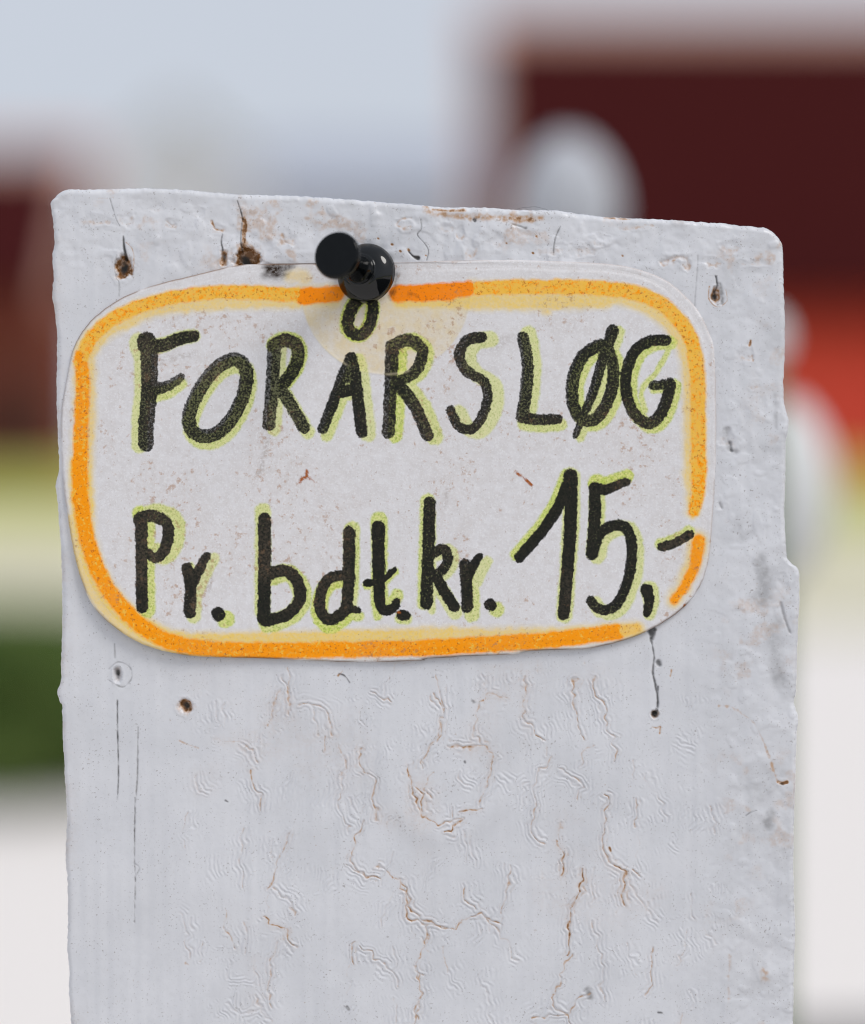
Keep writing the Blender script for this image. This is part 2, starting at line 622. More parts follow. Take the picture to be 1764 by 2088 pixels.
# ---- relief, in tracing units (positive = towards the camera)
H = np.zeros_like(Xf)
ro = 9.0 + 6 * vnoise(Xf, Yf, 120, 5)
e = np.clip(ro - de, 0, None)
H -= ro - np.sqrt(np.clip(ro * ro - e * e, 0, None))
H += (fnoise(Xf, Yf, 240, 11, 2) - 0.5) * 2.4
rough_zone = np.clip(0.62 * sstep(1400, 1520, Xf) + sstep(575, 520, Yf) + 0.12, 0, 1)
H += (fnoise(Xf, Yf, 46, 13, 3) - 0.5) * 6.5 * rough_zone
H += (fnoise(Xf, Yf, 15, 17, 2) - 0.5) * 1.3 * rough_zone
lump = sstep(0.60, 0.78, fnoise(Xf, Yf, 30, 23, 2))
H += lump * 1.6 * rough_zone
H += (vnoise(Xf, Yf, 14, 29, 220) - 0.5) * 1.5          # faint brush drag along the board
# knot showing through the paint
kd = np.hypot((Xf - 905) / 1.0, (Yf - 1575) / 1.12)
H += 1.3 * np.exp(-((kd - 118) / 22) ** 2) * sstep(1480, 1640, Yf) - 2.0 * np.exp(-(kd / 95) ** 2)

# ---- cracks of the paint with their flanking ripples
A_LINES = [
    (.55, [(1030, 0), (1045, 60), (1060, 120), (1050, 180)]), (.5, [(1090, 130), (1180, 140), (1225, 165), (1235, 220), (1250, 265)]), (.5, [(1215, 265), (1205, 340)]),
    (.2, [(735, 120), (745, 200)]), (.2, [(770, 130), (765, 230)]), (.35, [(840, 300), (900, 330), (915, 380)]), (.7, [(890, 420), (905, 480), (935, 540), (930, 600)]),
    (.3, [(720, 285), (800, 290), (860, 310)]), (.35, [(1280, 320), (1300, 400), (1280, 480), (1275, 570), (1310, 660), (1320, 690)]),
    (.5, [(1370, 320), (1380, 420), (1440, 470), (1420, 540), (1445, 590), (1440, 640)]), (.6, [(1420, 75), (1470, 110), (1500, 120)]), (.3, [(1490, 10), (1470, 90)]),
    (.6, [(1700, 80), (1730, 150), (1720, 220), (1690, 290), (1650, 360), (1640, 410)]), (.8, [(1580, 400), (1600, 470), (1640, 520), (1640, 600)]),
    (.75, [(1390, 650), (1350, 710), (1330, 800), (1340, 840), (1390, 890), (1470, 905)]), (.6, [(1310, 830), (1360, 870), (1400, 890)]),
    (.8, [(1440, 840), (1500, 870), (1560, 920), (1580, 990), (1570, 1040), (1600, 1090), (1700, 1100), (1764, 1110)]), (.65, [(1060, 690), (1030, 750), (1000, 830), (985, 910), (960, 945)]),
    (.5, [(600, 600), (585, 680), (600, 760)]), (.15, [(640, 440), (660, 510), (700, 530)]), (.35, [(850, 680), (840, 770), (830, 820), (860, 880), (850, 940)]),
    (.4, [(990, 930), (1020, 980), (1070, 1000), (1080, 1060)]), (.25, [(970, 960), (955, 1040)]), (.8, [(940, 1060), (970, 1100), (1030, 1120), (1050, 1170), (1080, 1200)]),
    (.5, [(525, 1035), (580, 1060), (600, 1130), (610, 1240)]), (.2, [(620, 1070), (630, 1130)]), (.25, [(850, 1090), (870, 1150), (850, 1220)]), (.5, [(1010, 1180), (970, 1280), (960, 1400), (990, 1470)]),
    (.85, [(1350, 1180), (1330, 1220), (1340, 1270)]), (.55, [(1370, 1200), (1450, 1260), (1520, 1310), (1540, 1370)]), (.3, [(1510, 1200), (1530, 1270), (1520, 1300)]), (.5, [(1670, 1110), (1660, 1180)]),
    (.65, [(1610, 1280), (1630, 1350), (1620, 1450), (1600, 1539)]), (.4, [(1600, 1290), (1650, 1330)]), (.1, [(770, 1300), (800, 1340), (880, 1350), (910, 1290)]), (.15, [(780, 1440), (840, 1500), (900, 1480), (960, 1500)]),
    (.1, [(830, 1400), (820, 1470), (835, 1539)]), (.1, [(905, 250), (900, 300)]), (.1, [(1400, 200), (1390, 280)])]
B_LINES = [
    (.6, [(140, 0), (155, 60), (165, 140), (150, 210), (140, 250)]), (.4, [(120, 80), (145, 130)]), (.2, [(310, 0), (325, 60)]), (.6, [(300, 100), (360, 75), (400, 90)]), (.4, [(300, 100), (290, 170), (280, 230), (300, 260)]),
    (.6, [(475, 0), (475, 80), (475, 180), (520, 220), (550, 250)]), (.65, [(670, 15), (650, 60), (665, 120), (680, 190), (695, 245)]), (.55, [(735, 0), (735, 50), (770, 110), (790, 200), (820, 280), (810, 330)]),
    (.65, [(180, 265), (240, 285), (300, 265), (350, 290), (350, 370), (320, 440), (300, 500)]), (.4, [(130, 250), (95, 310), (90, 350)]), (.8, [(30, 370), (50, 430), (75, 510), (150, 570), (190, 560), (240, 545)]),
    (.95, [(170, 600), (200, 570), (240, 550)]), (.5, [(200, 500), (205, 560)]), (1., [(230, 520), (310, 508)]), (.5, [(125, 370), (90, 440), (120, 470)]), (.2, [(230, 360), (225, 400), (270, 430)]),
    (.5, [(575, 310), (530, 360), (505, 420), (515, 500), (495, 590), (545, 640)]), (.8, [(590, 630), (625, 680), (615, 760)]), (.4, [(610, 560), (600, 620)]), (.45, [(600, 360), (660, 390), (700, 420), (670, 470)]),
    (.5, [(740, 270), (700, 290), (690, 350)]), (.8, [(770, 450), (795, 490), (775, 560), (775, 650), (790, 690), (830, 730), (865, 750), (850, 800), (855, 870)]), (.5, [(920, 770), (880, 740)]),
    (.55, [(900, 470), (905, 530), (895, 570)]), (.25, [(940, 370), (955, 440), (1000, 490), (1010, 550)]), (.9, [(690, 740), (685, 820), (645, 880), (640, 960), (645, 1000), (630, 1060)]),
    (.65, [(660, 1050), (620, 1120), (600, 1180), (575, 1250), (640, 1290), (650, 1324)]), (.75, [(0, 780), (30, 830), (40, 890), (100, 935), (150, 950), (210, 960), (250, 930), (310, 905), (340, 930), (390, 950)]),
    (.65, [(240, 790), (250, 850), (290, 890)]), (.5, [(330, 930), (380, 980), (420, 1050), (450, 1090)]), (.65, [(425, 720), (410, 800), (385, 900)]), (.2, [(395, 710), (400, 780)]),
    (.65, [(105, 950), (95, 1030), (60, 1100), (75, 1180), (65, 1300)]), (.2, [(870, 780), (900, 830), (930, 880), (980, 940)]), (.3, [(730, 940), (750, 1020), (770, 1090), (760, 1180), (775, 1250)]),
    (.5, [(960, 1040), (945, 1130), (960, 1170), (930, 1210)]), (.65, [(500, 1310), (560, 1285), (640, 1290), (680, 1220), (720, 1200)]), (.4, [(1180, 500), (1190, 600)]), (.05, [(1200, 800), (1190, 850)]),
    (.05, [(1100, 90), (1095, 130)]), (.05, [(1050, 240), (1120, 270)]), (.15, [(180, 1120), (230, 1200)]), (.15, [(300, 1130), (330, 1220), (355, 1324)]), (.3, [(205, 960), (200, 930)]), (.1, [(160, 860), (165, 920)]),
    (.05, [(1030, 620), (1060, 660)]), (.1, [(1240, 900), (1255, 950)]), (.05, [(980, 1020), (1010, 1090)]), (.05, [(850, 1020), (900, 1090)])]
lines = [(w_, T('A', p)) for w_, p in A_LINES] + [(w_, T('B', p)) for w_, p in B_LINES]
lines += [(.35, [(590, 1362), (588, 1420), (594, 1450)]), (.3, [(1100, 1340), (1096, 1368)]), (.4, [(1185, 1330), (1196, 1352)]), (.35, [(800, 1375), (806, 1352), (835, 1345)])]
lr = random.Random(3)
for k in range(95):                                   # ripple patches without a stain
    x = lr.uniform(400, 1480)
    y = lr.uniform(1370, 2110)
    L = lr.uniform(30, 85)
    a = lr.gauss(0, 0.28)
    lines.append((max(0.0, lr.gauss(0.08, 0.16)), [(x, y), (x + L * 0.5 * math.sin(a) + lr.gauss(0, 4), y + L * 0.5), (x + L * math.sin(a) + lr.gauss(0, 4), y + L)]))


def jitter(p, amp=2.6):
    out = [p[0]]
    for a, b in zip(p, p[1:]):
        n = max(2, int(math.hypot(b[0] - a[0], b[1] - a[1]) / 10))
        dx, dy = b[0] - a[0], b[1] - a[1]
        L = math.hypot(dx, dy) + 1e-6
        for i in range(1, n):
            q = lr.gauss(0, amp)
            out.append((a[0] + dx * i / n - dy / L * q, a[1] + dy * i / n + dx / L * q))
        out.append(b)
    return out


WX = Xf + (vnoise(Xf, Yf, 17, 41) - 0.5) * 9 + (vnoise(Xf, Yf, 8, 45) - 0.5) * 4
WY = Yf + (vnoise(Xf, Yf, 17, 43) - 0.5) * 9 + (vnoise(Xf, Yf, 8, 46) - 0.5) * 4
dist = np.full(Xf.shape, 46.0)
wt = np.zeros_like(Xf)
over = np.zeros_like(Xf)
rust = np.zeros_like(Xf)
grime = np.zeros_like(Xf)
dark = np.zeros_like(Xf)
for w_, p in lines:
    p = jitter(p)
    for (x0, y0), (x1, y1) in zip(p, p[1:]):
        seg_update(WX, WY, dist, x0, y0, x1, y1, 0, 0, 46, wt, w_)
    ends = [np.array(p[0]), np.array(p[-1])]
    for q_, far in ((ends[0], np.array(p[min(3, len(p) - 1)])), (ends[1], np.array(p[max(-4, -len(p))]))):
        dv = (q_ - far) / (np.linalg.norm(q_ - far) + 1e-6)
        mm_ = np.nonzero((np.abs(WX - q_[0]) < 46) & (np.abs(WY - q_[1]) < 46))[0]
        rx_, ry_ = WX[mm_] - q_[0], WY[mm_] - q_[1]
        sel = (np.abs(np.hypot(rx_, ry_) - dist[mm_]) < 0.01)
        over[mm_[sel]] = np.clip((rx_ * dv[0] + ry_ * dv[1])[sel], 0, None)
lam = 7.6 + 2.4 * vnoise(Xf, Yf, 60, 47)
patch = sstep(0.36, 0.58, fnoise(Xf, Yf, 20, 51, 2))
fade = np.exp(-(dist / (13 + 24 * vnoise(Xf, Yf, 44, 53))) ** 2.2) * np.exp(-(over / 4.0) ** 2)
zone = sstep(1338, 1362, Yf) * sstep(1540, 1440, Xf) * sstep(350, 400, Xf)
amp = (0.75 + 0.35 * wt) * fade * (0.12 + 0.88 * np.maximum(patch, 0.85 * np.exp(-(dist / 13.0) ** 2) * (wt > 0.1))) * zone
H += -np.cos(2 * np.pi * dist / lam) * amp * 1.05
core = np.exp(-(dist / 1.7) ** 2) * zone
core_n = sstep(0.25, 0.75, fnoise(Xf, Yf, 12, 57, 2))
rust = np.maximum(rust, core * wt * (0.42 + 0.66 * core_n))
rust = np.maximum(rust, 0.16 * wt * np.exp(-(dist / 9.0) ** 2) * zone)
side = np.exp(-((dist - lam) / 1.8) ** 2) * fade * zone * wt
rust = np.maximum(rust, 0.34 * side * core_n)
H -= core * wt * 0.6
rust += 0.10 * sstep(0.5, 0.75, fnoise(Xf, Yf, 150, 61, 3)) * zone
grime += 0.07 * sstep(0.5, 0.8, fnoise(Xf, Yf, 130, 67, 3))
rust = np.maximum(rust, 0.22 * np.exp(-(((Xf - 860) / 40) ** 2 + ((Yf - 1640) / 70) ** 2)))
grime = np.maximum(grime, 0.11 * np.exp(-((kd - 130) / 26) ** 2) * sstep(1590, 1680, Yf))


def mark(strokes, kind, strength, soft=1.5, depth=0.0, noise_amt=0.5, seed=1):
    """a worn mark: darken / stain along strokes and press it into the paint"""
    global rust, dark, grime, H
    strokes = [(catmull(s_[0], 5) if len(s_[0]) > 2 else s_[0], s_[1], s_[2]) for s_ in strokes]
    sd = stroke_field(Xf, Yf, strokes, 12.0)
    sd = sd + (fnoise(Xf, Yf, 9, 70 + seed, 2) - 0.5) * 2 * noise_amt * 3
    m = sstep(soft, -soft, sd) * strength
    if kind == 'rust':
        rust = np.maximum(rust, m)
    elif kind == 'dark':
        dark = np.maximum(dark, m)
    else:
        grime = np.maximum(grime, m)
    if depth:
        H -= depth * sstep(soft, -soft - 1, sd)


def hole(cx, cy, rx, ry, depth, ring=0.9, core=1.0, cr=0.55, seed=1, halo=0.35, dx=0, dy=0):
    global rust, dark, grime, H
    n1 = (fnoise(Xf, Yf, 11, 90 + seed, 3) - 0.5) * 0.9
    q = np.hypot((Xf - cx) / rx, (Yf - cy) / ry) + n1
    q2 = np.hypot((Xf - cx - dx) / rx, (Yf - cy - dy) / ry) + n1 * 0.7
    inside = sstep(1.05, 0.75, q)
    rust = np.maximum(rust, inside * ring * (0.65 + 0.5 * vnoise(Xf, Yf, 5, seed)))
    rust = np.maximum(rust, halo * np.exp(-(np.clip(q - 0.8, 0, 9) / 0.45) ** 2) * (0.3 + vnoise(Xf, Yf, 6, seed + 3)))
    dark = np.maximum(dark, sstep(cr + 0.3, cr - 0.15, q2) * core)
    H -= depth * sstep(1.15, 0.5, q)
    H += 0.9 * np.exp(-((q - 1.35) / 0.22) ** 2)        # lip of paint round the hole


# nail holes and splits
hole(253, 545, 18, 24, 18, 1.0, 1.0, .34, 1, .3)
mark([(T('5', [(505, 390), (508, 440), (515, 480), (520, 520)]), 1.5, 4.0)], 'dark', .92, 1.6, 3, .3, 2)
mark([(T('5', [(468, 500), (455, 560), (462, 630), (480, 660), (480, 740)]), 0.6, 0.6)], 'grime', .9, 1.2, 1, .2, 3)
mark([(T('5', [(520, 425), (555, 460), (568, 520), (560, 600)]), 0.6, 0.6)], 'rust', .7, 1.2, 1, .2, 4)
mark([(T('5', [(425, 165), (445, 230), (460, 280), (485, 330)]), 0.7, 0.4)], 'dark', .65, 1.2, 1.4, .25, 5)
mark([(T('5', [(360, 165), (420, 165), (450, 158)]), 0.5, 0.5)], 'rust', .6, 1.3, .8, .3, 6)
hole(457, 523, 8, 17, 9, .8, .8, .4, 2, .35)
mark([(T('5', [(1088, 375), (1080, 420), (1090, 470)]), 0.8, 2.0)], 'dark', .8, 1.3, 2, .3, 7)
hole(503, 526, 26, 25, 20, 1.0, 1.0, .36, 3, .4, -2, 6)
mark([(T('5', [(1175, 180), (1195, 240), (1207, 290)]), 0.7, 1.4)], 'dark', .9, 1.2, 2, .2, 8)
mark([(T('5', [(1207, 285), (1222, 320), (1215, 370), (1212, 420)]), 3.5, 3.5)], 'rust', .95, 2, 2.5, .5, 9)
mark([(T('5', [(1205, 290), (1200, 340), (1195, 420), (1205, 480)]), 0.9, 1.6)], 'dark', .85, 1.4, 2, .3, 10)
mark([(T('5', [(1025, 300), (1045, 345), (1085, 355)]), 2.6, 1.0)], 'rust', .75, 2, 2, .5, 11)
mark([(T('5', [(1440, 380), (1455, 420), (1490, 435)]), 2.5, 1.2)], 'rust', .45, 2.5, 2, .5, 12)
mark([(T('5', [(760, 300), (790, 325), (810, 320)]), 2.0, 1.2)], 'rust', .4, 2.5, 2, .5, 13)
# top strip, right of the pin
mark([(T('T', [(190, 100), (192, 140), (176, 165), (205, 200), (222, 230), (215, 270)]), 0.8, 0.7)], 'dark', .8, 1.2, 1.4, .15, 18)
mark([(T('T', [(140, 235), (160, 255), (178, 262)]), 1.2, 4.2)], 'dark', .95, 1.5, 3, .4, 19)
mark([(T('T', [(770, 130), (755, 160), (745, 195), (740, 240)]), 0.9, 0.8)], 'dark', .7, 1.3, 1.5, .35, 20)
mark([(T('T', [(210, 55), (240, 75), (320, 85), (400, 92), (520, 92), (600, 98), (690, 95)]), 5.0, 5.0)], 'rust', .62, 7, .4, 1.3, 21)
mark([(T('T', [(240, 60), (330, 66), (370, 62)]), 2.2, 3.0)], 'rust', .8, 2.5, .5, .8, 22)
mark([(T('T', [(413, 103), (414, 106)]), 3.6, 3.4)], 'dark', .92, 1.6, 2, .3, 23)
mark([(T('T', [(570, 122), (600, 130), (625, 138)]), 1.6, 2.6)], 'grime', .9, 1.8, 1.5, .5, 24)
mark([(T('T', [(945, 92), (1000, 96), (1060, 100)]), 1.4, 1.4)], 'rust', .7, 2.0, .5, .7, 25)
mark([(T('T', [(1120, 125), (1160, 128)]), 2, 2)], 'rust', .5, 2.4, .5, .8, 26)
mark([(T('T', [(90, 120), (110, 100), (150, 95)]), 1.6, 1.2)], 'rust', .4, 2.6, 1.5, .7, 27)
for k, (ux, uy) in enumerate([(104, 232), (138, 228), (70, 205), (12, 180), (655, 240), (210, 250), (670, 172), (1025, 250), (545, 200)]):
    mark([(T('T', [(ux, uy), (ux + 3, uy + 2)]), 2.0, 1.8)], 'rust', .95, 1.2, .8, .5, 31 + k)
# right of the sign
mark([(T('T', [(1415, 338), (1420, 375), (1410, 400)]), 1.6, 3.0)], 'dark', .85, 2.0, 4, .8, 41)
hole(1461, 602, 10, 16, 9, .75, 1.0, .42, 8, .25, -3, 2)
mark([(T('T', [(1432, 370), (1440, 410), (1440, 452)]), 3.0, 3.0)], 'grime', .75, 3, 3, .9, 42)
mark([(T('T', [(1388, 380), (1385, 430), (1420, 465), (1460, 440), (1455, 390)]), 0.8, 0.7)], 'rust', .7, 1.4, 1.2, .4, 43)
mark([(T('T', [(1190, 280), (1240, 260), (1290, 262), (1300, 295)]), 3.0, 2.4)], 'rust', .34, 5, 3, 1, 44)
mark([(T('T', [(1340, 250), (1335, 340), (1325, 470)]), 1.0, 0.8)], 'grime', .55, 2.0, 1.5, .4, 45)
mark([(T('2', [(1435, 400), (1432, 420)]), 2.5, 2.5)], 'rust', .85, 2, 2, .6, 47)
mark([(T('2', [(1443, 465), (1446, 490)]), 1.5, 1.5)], 'rust', .7, 2, 1, .6, 49)
mark([(T('2', [(1345, 850), (1352, 885)]), 3.2, 2.4)], 'dark', .6, 2.6, 3, .7, 50)
mark([(T('2', [(1330, 790), (1340, 870), (1370, 890)]), 6, 5)], 'grime', .5, 6, 2, 1.2, 51)
mark([(T('2', [(1545, 640), (1550, 780)]), 3, 3)], 'grime', .35, 5, 0, 1, 52)
mark([(T('4', [(1300, 180), (1310, 200)]), 3, 2)], 'grime', .5, 3, 2.5, .6, 53)
mark([(T('4', [(1480, 430), (1500, 560), (1490, 600)]), 11, 17)], 'grime', .5, 12, 1, 1.6, 54)
mark([(T('4', [(1570, 620), (1590, 700), (1610, 750)]), 3, 2)], 'grime', .55, 3, 3, .5, 55)
mark([(T('4', [(1540, 780), (1560, 950)]), 10, 16)], 'grime', .38, 14, 0, 2, 56)
mark([(T('4', [(1380, 290), (1400, 330), (1440, 300)]), 9, 9)], 'grime', .3, 12, 1, 2, 57)
# under the sign
mark([(T('4', [(1000, 740), (1000, 775)]), 8.5, 3.5)], 'dark', .85, 3, 6, .8, 58)
mark([(T('4', [(995, 775), (1010, 850), (1005, 920), (1020, 1000), (1028, 1060), (1022, 1102)]), 1.6, 1.8)], 'dark', .75, 1.5, 2.5, .6, 59)
mark([(T('4', [(1030, 880), (1033, 890)]), 5, 5)], 'dark', .72, 3, 4, .6, 60)
hole(1336, 1456, 7.5, 9, 12, .5, 1.0, .6, 5, .3)
mark([(T('K', [(75, 800), (72, 900), (70, 960), (55, 1010)]), 1.4, 1.6)], 'dark', .8, 1.4, 2, .4, 61)
mark([(T('K', [(20, 1180), (60, 1185), (95, 1180), (90, 1240)]), 1.4, 1.0)], 'rust', .7, 2, 1, .7, 62)
mark([(T('K', [(200, 650), (190, 705)]), 1.6, 1.4)], 'rust', .75, 1.8, 1, .5, 63)
mark([(T('K', [(1185, 1685), (1225, 1700), (1270, 1690)]), 3.2, 3.0)], 'rust', 1.0, 1.3, 1.5, .5, 64)
mark([(T('K', [(1215, 1705), (1235, 1710)]), 2.0, 1.6)], 'dark', .75, 1.5, 1, .5, 65)
mark([(T('K', [(640, 980), (760, 995), (860, 1060), (960, 1140), (1040, 1290), (1100, 1440), (1140, 1560), (1180, 1680)]), 1.3, 1.6)], 'rust', .42, 2.5, .3, 1.5, 66)
mark([(T('K', [(1190, 200), (1140, 300), (1150, 420)]), 8, 14)], 'grime', .42, 14, 0, 2, 67)
mark([(T('K', [(890, 2000), (940, 1965), (990, 1950)]), 0.7, 0.5)], 'dark', .6, 1.1, .8, .2, 68)
mark([(T('K', [(1130, 1980), (1100, 2080)]), 9, 12)], 'grime', .5, 9, 1.5, 1.6, 69)
mark([(T('B', [(1380, 1120), (1385, 1150)]), 6, 8)], 'rust', .45, 9, 0, 2, 71)
mark([(T('B', [(1250, 1060), (1245, 1240)]), 2, 2)], 'rust', .34, 4, 0, 1.6, 72)
mark([(T('B', [(715, 1195), (722, 1225)]), 6, 5)], 'grime', .7, 5, 1, 1, 73)
hole(380, 1440, 15, 16, 12, 1.0, 1.0, .36, 6, .4)
hole(240, 1373, 9, 17, 10, .25, .95, .45, 7, .12)
mark([(T('3', [(260, 910), (300, 880), (350, 900), (360, 950), (320, 990), (260, 960)]), 0.8, 0.8)], 'grime', .7, 1.6, 1.4, .4, 74)
mark([(T('3', [(285, 800), (287, 860)]), 1.0, 1.4)], 'grime', .8, 1.8, 1, .4, 75)
mark([(T('A', [(297, 110), (298, 250), (302, 430), (297, 550)]), 1.2, 0.7)], 'dark', .88, 1.2, 2.6, .3, 76)
mark([(T('A', [(388, 230), (385, 450), (375, 600), (372, 800), (376, 900), (372, 1090)]), 0.9, 0.7)], 'grime', .95, 1.5, 2.2, .5, 77)
mark([(T('A', [(375, 540), (373, 800)]), 0.6, 0.6)], 'dark', .55, 1.2, 1.0, .4, 78)
mark([(T('A', [(370, 830), (395, 850), (378, 885)]), 1.0, 0.8)], 'grime', .5, 2, 2, .4, 79)
mark([(T('3', [(1275, 930), (1300, 940), (1322, 970)]), 1.6, 0.8)], 'dark', .85, 1.5, -1.5, .4, 80)
mark([(T('3', [(1270, 940), (1290, 920)]), 1.6, 1.0)], 'rust', .8, 1.8, -1, .5, 81)
mark([(T('A', [(570, 290), (620, 310), (655, 322)]), 1.0, 0.7)], 'rust', .5, 2.0, .4, .7, 82)
mark([(T('A', [(600, 1270), (612, 1278)]), 2.4, 1.6)], 'rust', .8, 2, .6, .7, 83)
mark([(T('A', [(775, 553), (784, 558)]), 2.0, 1.6)], 'dark', .8, 1.4, .6, .4, 84)
mark([(T('A', [(1310, 1465), (1318, 1475)]), 3.0, 2.6)], 'grime', .95, 2, .6, .4, 85)
mark([(T('B', [(275, 98), (280, 102)]), 2.4, 2.4)], 'grime', .8, 2, .5, .4, 86)
mark([(T('B', [(245, 328), (247, 332)]), 2.4, 2.0)], 'dark', .75, 1.6, .5, .4, 87)
mark([(T('B', [(980, 1280), (995, 1282)]), 1.8, 1.4)], 'dark', .75, 1.4, .5, .4, 88)
mark([(T('B', [(795, 655), (800, 670)]), 2.6, 1.6)], 'rust', .95, 1.8, .5, .5, 89)
rust += 0.34 * rough_zone * sstep(0.52, 0.72, fnoise(Xf, Yf, 34, 111, 3)) * sstep(0.4, 0.7, fnoise(Xf, Yf, 160, 113, 2))
grime += 0.13 * sstep(1430, 1520, Xf) * sstep(0.50, 0.74, fnoise(Xf, Yf, 60, 117, 3))


def dent(reg, ux, uy, rx, ry, depth, stain):
    global H, rust, grime
    (cx, cy), = T(reg, [(ux, uy)])
    q = np.hypot((Xf - cx) / rx, (Yf - cy) / ry) + (fnoise(Xf, Yf, 16, int(ux), 3) - 0.5) * 2.2
    H -= 0.6 * depth * np.exp(-q ** 2 * 1.4)
    H += depth * 0.22 * np.exp(-((q - 1.35) / 0.4) ** 2)
    low = np.exp(-((q - 0.5) / 0.5) ** 2) * sstep(cy - 0.6 * ry, cy + 0.3 * ry, Yf)
    rust = np.maximum(rust, stain * low * (0.4 + 0.9 * vnoise(Xf, Yf, 5, int(uy))))


for a in [('5', 335, 300, 26, 9, 2.2, .35), ('5', 520, 285, 12, 14, 2.5, .2), ('5', 790, 318, 14, 9, 2.5, .35), ('5', 950, 255, 12, 8, 2.4, .1), ('5', 1465, 410, 14, 13, 3, .45), ('5', 1060, 345, 14, 9, 2.5, .4), ('5', 700, 230, 10, 8, 1.5, .15),
          ('T', 110, 125, 16, 9, 2.5, .4), ('T', 290, 130, 14, 16, 2.5, .2), ('T', 355, 165, 11, 13, 2.8, .4), ('T', 405, 225, 12, 18, 3, .35), ('T', 500, 190, 16, 12, 2.5, .25), ('T', 640, 165, 22, 10, 2.5, .3), ('T', 730, 225, 20, 10, 2.5, .3), ('T', 880, 220, 26, 13, 3, .3),
          ('T', 930, 190, 16, 9, 2, .2), ('T', 1070, 130, 24, 8, 1.5, .4), ('T', 1200, 275, 9, 9, 2.5, .5), ('T', 1240, 268, 11, 10, 3, .5), ('T', 1285, 285, 11, 11, 3, .45), ('T', 1400, 280, 16, 9, 2, .35), ('T', 1480, 215, 16, 10, 1.8, .3), ('T', 1580, 285, 26, 7, 1.8, .25),
          ('2', 1410, 470, 14, 12, 3, .4), ('2', 1460, 600, 16, 8, 2, .35), ('2', 1340, 830, 14, 18, 3, .2), ('2', 1480, 680, 12, 18, 1.6, .1), ('4', 1300, 190, 9, 10, 2.5, .1), ('4', 1580, 540, 8, 18, 2.5, .1), ('4', 1440, 640, 18, 20, 1.6, .1)]:
    dent(*a)
# dirt in the pores near the edges
grime = np.maximum(grime, 0.20 * np.exp(-(de / 16)) * sstep(0.35, 0.7, fnoise(Xf, Yf, 40, 97, 2)))
rust = np.maximum(rust, 0.22 * np.exp(-((Xf - xl.ravel()) / 22)) * sstep(0.3, 0.7, fnoise(Xf, Yf, 60, 98, 3)))

yl = -H * S
V = np.empty((len(Xf), 3))
V[:, 0] = (Xf - CX) * S
V[:, 1] = yl
V[:, 2] = (CY - Yf) * S
R_, C_ = shape
idx = np.arange(R_ * C_).reshape(R_, C_)
Fq = np.stack([idx[:-1, :-1], idx[1:, :-1], idx[1:, 1:], idx[:-1, 1:]], -1).reshape(-1, 4)
# sides and back: boundary loop carried back in steps
loop = np.concatenate([idx[::-1, 0], idx[0, 1:], idx[1:, -1]])
THK = 0.034
prev = loop
allV = [V]
sideF = []
base = len(V)
for k, t in enumerate((0.006, 0.016, THK)):
    q = V[loop].copy()
    q[:, 1] = t
    allV.append(q)
    cur = base + np.arange(len(loop))
    base += len(loop)
    sideF.append(np.stack([prev[:-1], prev[1:], cur[1:], cur[:-1]], -1))
    prev = cur
nextra = 3 * len(loop)


def ext(a):
    return np.concatenate([a, np.tile(a[loop] * 0.4, 3)])


# back face as quads between matching rows of the loop
bl = prev
nb = R_
backF = np.stack([bl[:nb - 1][::-1][:], bl[:nb - 1][::-1], bl[:nb - 1][::-1], bl[:nb - 1][::-1]], -1)
leftb = bl[:nb][::-1]                       # top to bottom
rightb = bl[-nb:]
backF = np.stack([leftb[:-1], rightb[:-1], rightb[1:], leftb[1:]], -1)
capF = [list(bl[nb - 1:len(bl) - nb + 1])]

# material
m = NT('weathered_white_paint')
big = m.noise(70, 4, 0.6)
fine = m.noise(1700, 3, 0.6)
speck = m.noise(2600, 2, 0.6, seed=3)
speck2 = m.noise(1150, 3, 0.65, seed=9)
col = m.mix(m.ramp(big, 0.35, 0.65), (0.695, 0.699, 0.728), (0.648, 0.654, 0.684))
gr = m.math('MULTIPLY', m.attr('grime'), m.ramp(m.noise(900, 3), 0.25, 0.6, 0.55, 1.0))
col = m.mix(gr, col, (0.20, 0.195, 0.195))
ru = m.math('MULTIPLY', m.attr('rust'), m.ramp(m.noise(1400, 3, seed=5), 0.3, 0.62, 0.45, 1.15), clamp=True)
col = m.mix(m.ramp(ru, 0.0, 0.75), col, (0.50, 0.315, 0.19))
col = m.mix(m.ramp(ru, 0.55, 1.0), col, (0.21, 0.095, 0.030))
sp = m.math('MULTIPLY', m.ramp(speck, 0.61, 0.70), m.ramp(m.noise(230, 2, seed=2), 0.38, 0.62, 0.15, 1.0))
col = m.mix(m.math('MULTIPLY', sp, 0.50), col, (0.14, 0.10, 0.075))
sp2 = m.math('MULTIPLY', m.ramp(speck2, 0.65, 0.73), m.ramp(m.noise(120, 2, seed=4), 0.45, 0.7, 0.1, 0.9))
col = m.mix(m.math('MULTIPLY', sp2, 0.65), col, (0.30, 0.185, 0.10))
dk = m.math('MULTIPLY', m.attr('dark'), m.ramp(m.noise(1500, 3, seed=7), 0.25, 0.5, 0.72, 1.0))
col = m.mix(dk, col, (0.010, 0.008, 0.006))
m.bump(fine, 0.16, 0.00012)
rough = m.ramp(m.noise(400, 2), 0.3, 0.7, 0.28, 0.42)
M_paint = m.out(col, rough, 0.42)

post = mesh_np('painted_post', np.concatenate(allV), np.concatenate([Fq] + sideF + [backF]), M_paint,
               {'rust': ext(rust), 'dark': ext(dark), 'grime': ext(grime)}, capF)
link(post)
post.matrix_world = RIG
tag(post, 'white painted wooden post with wrinkled, cracked paint and rusty nail holes', 'post')

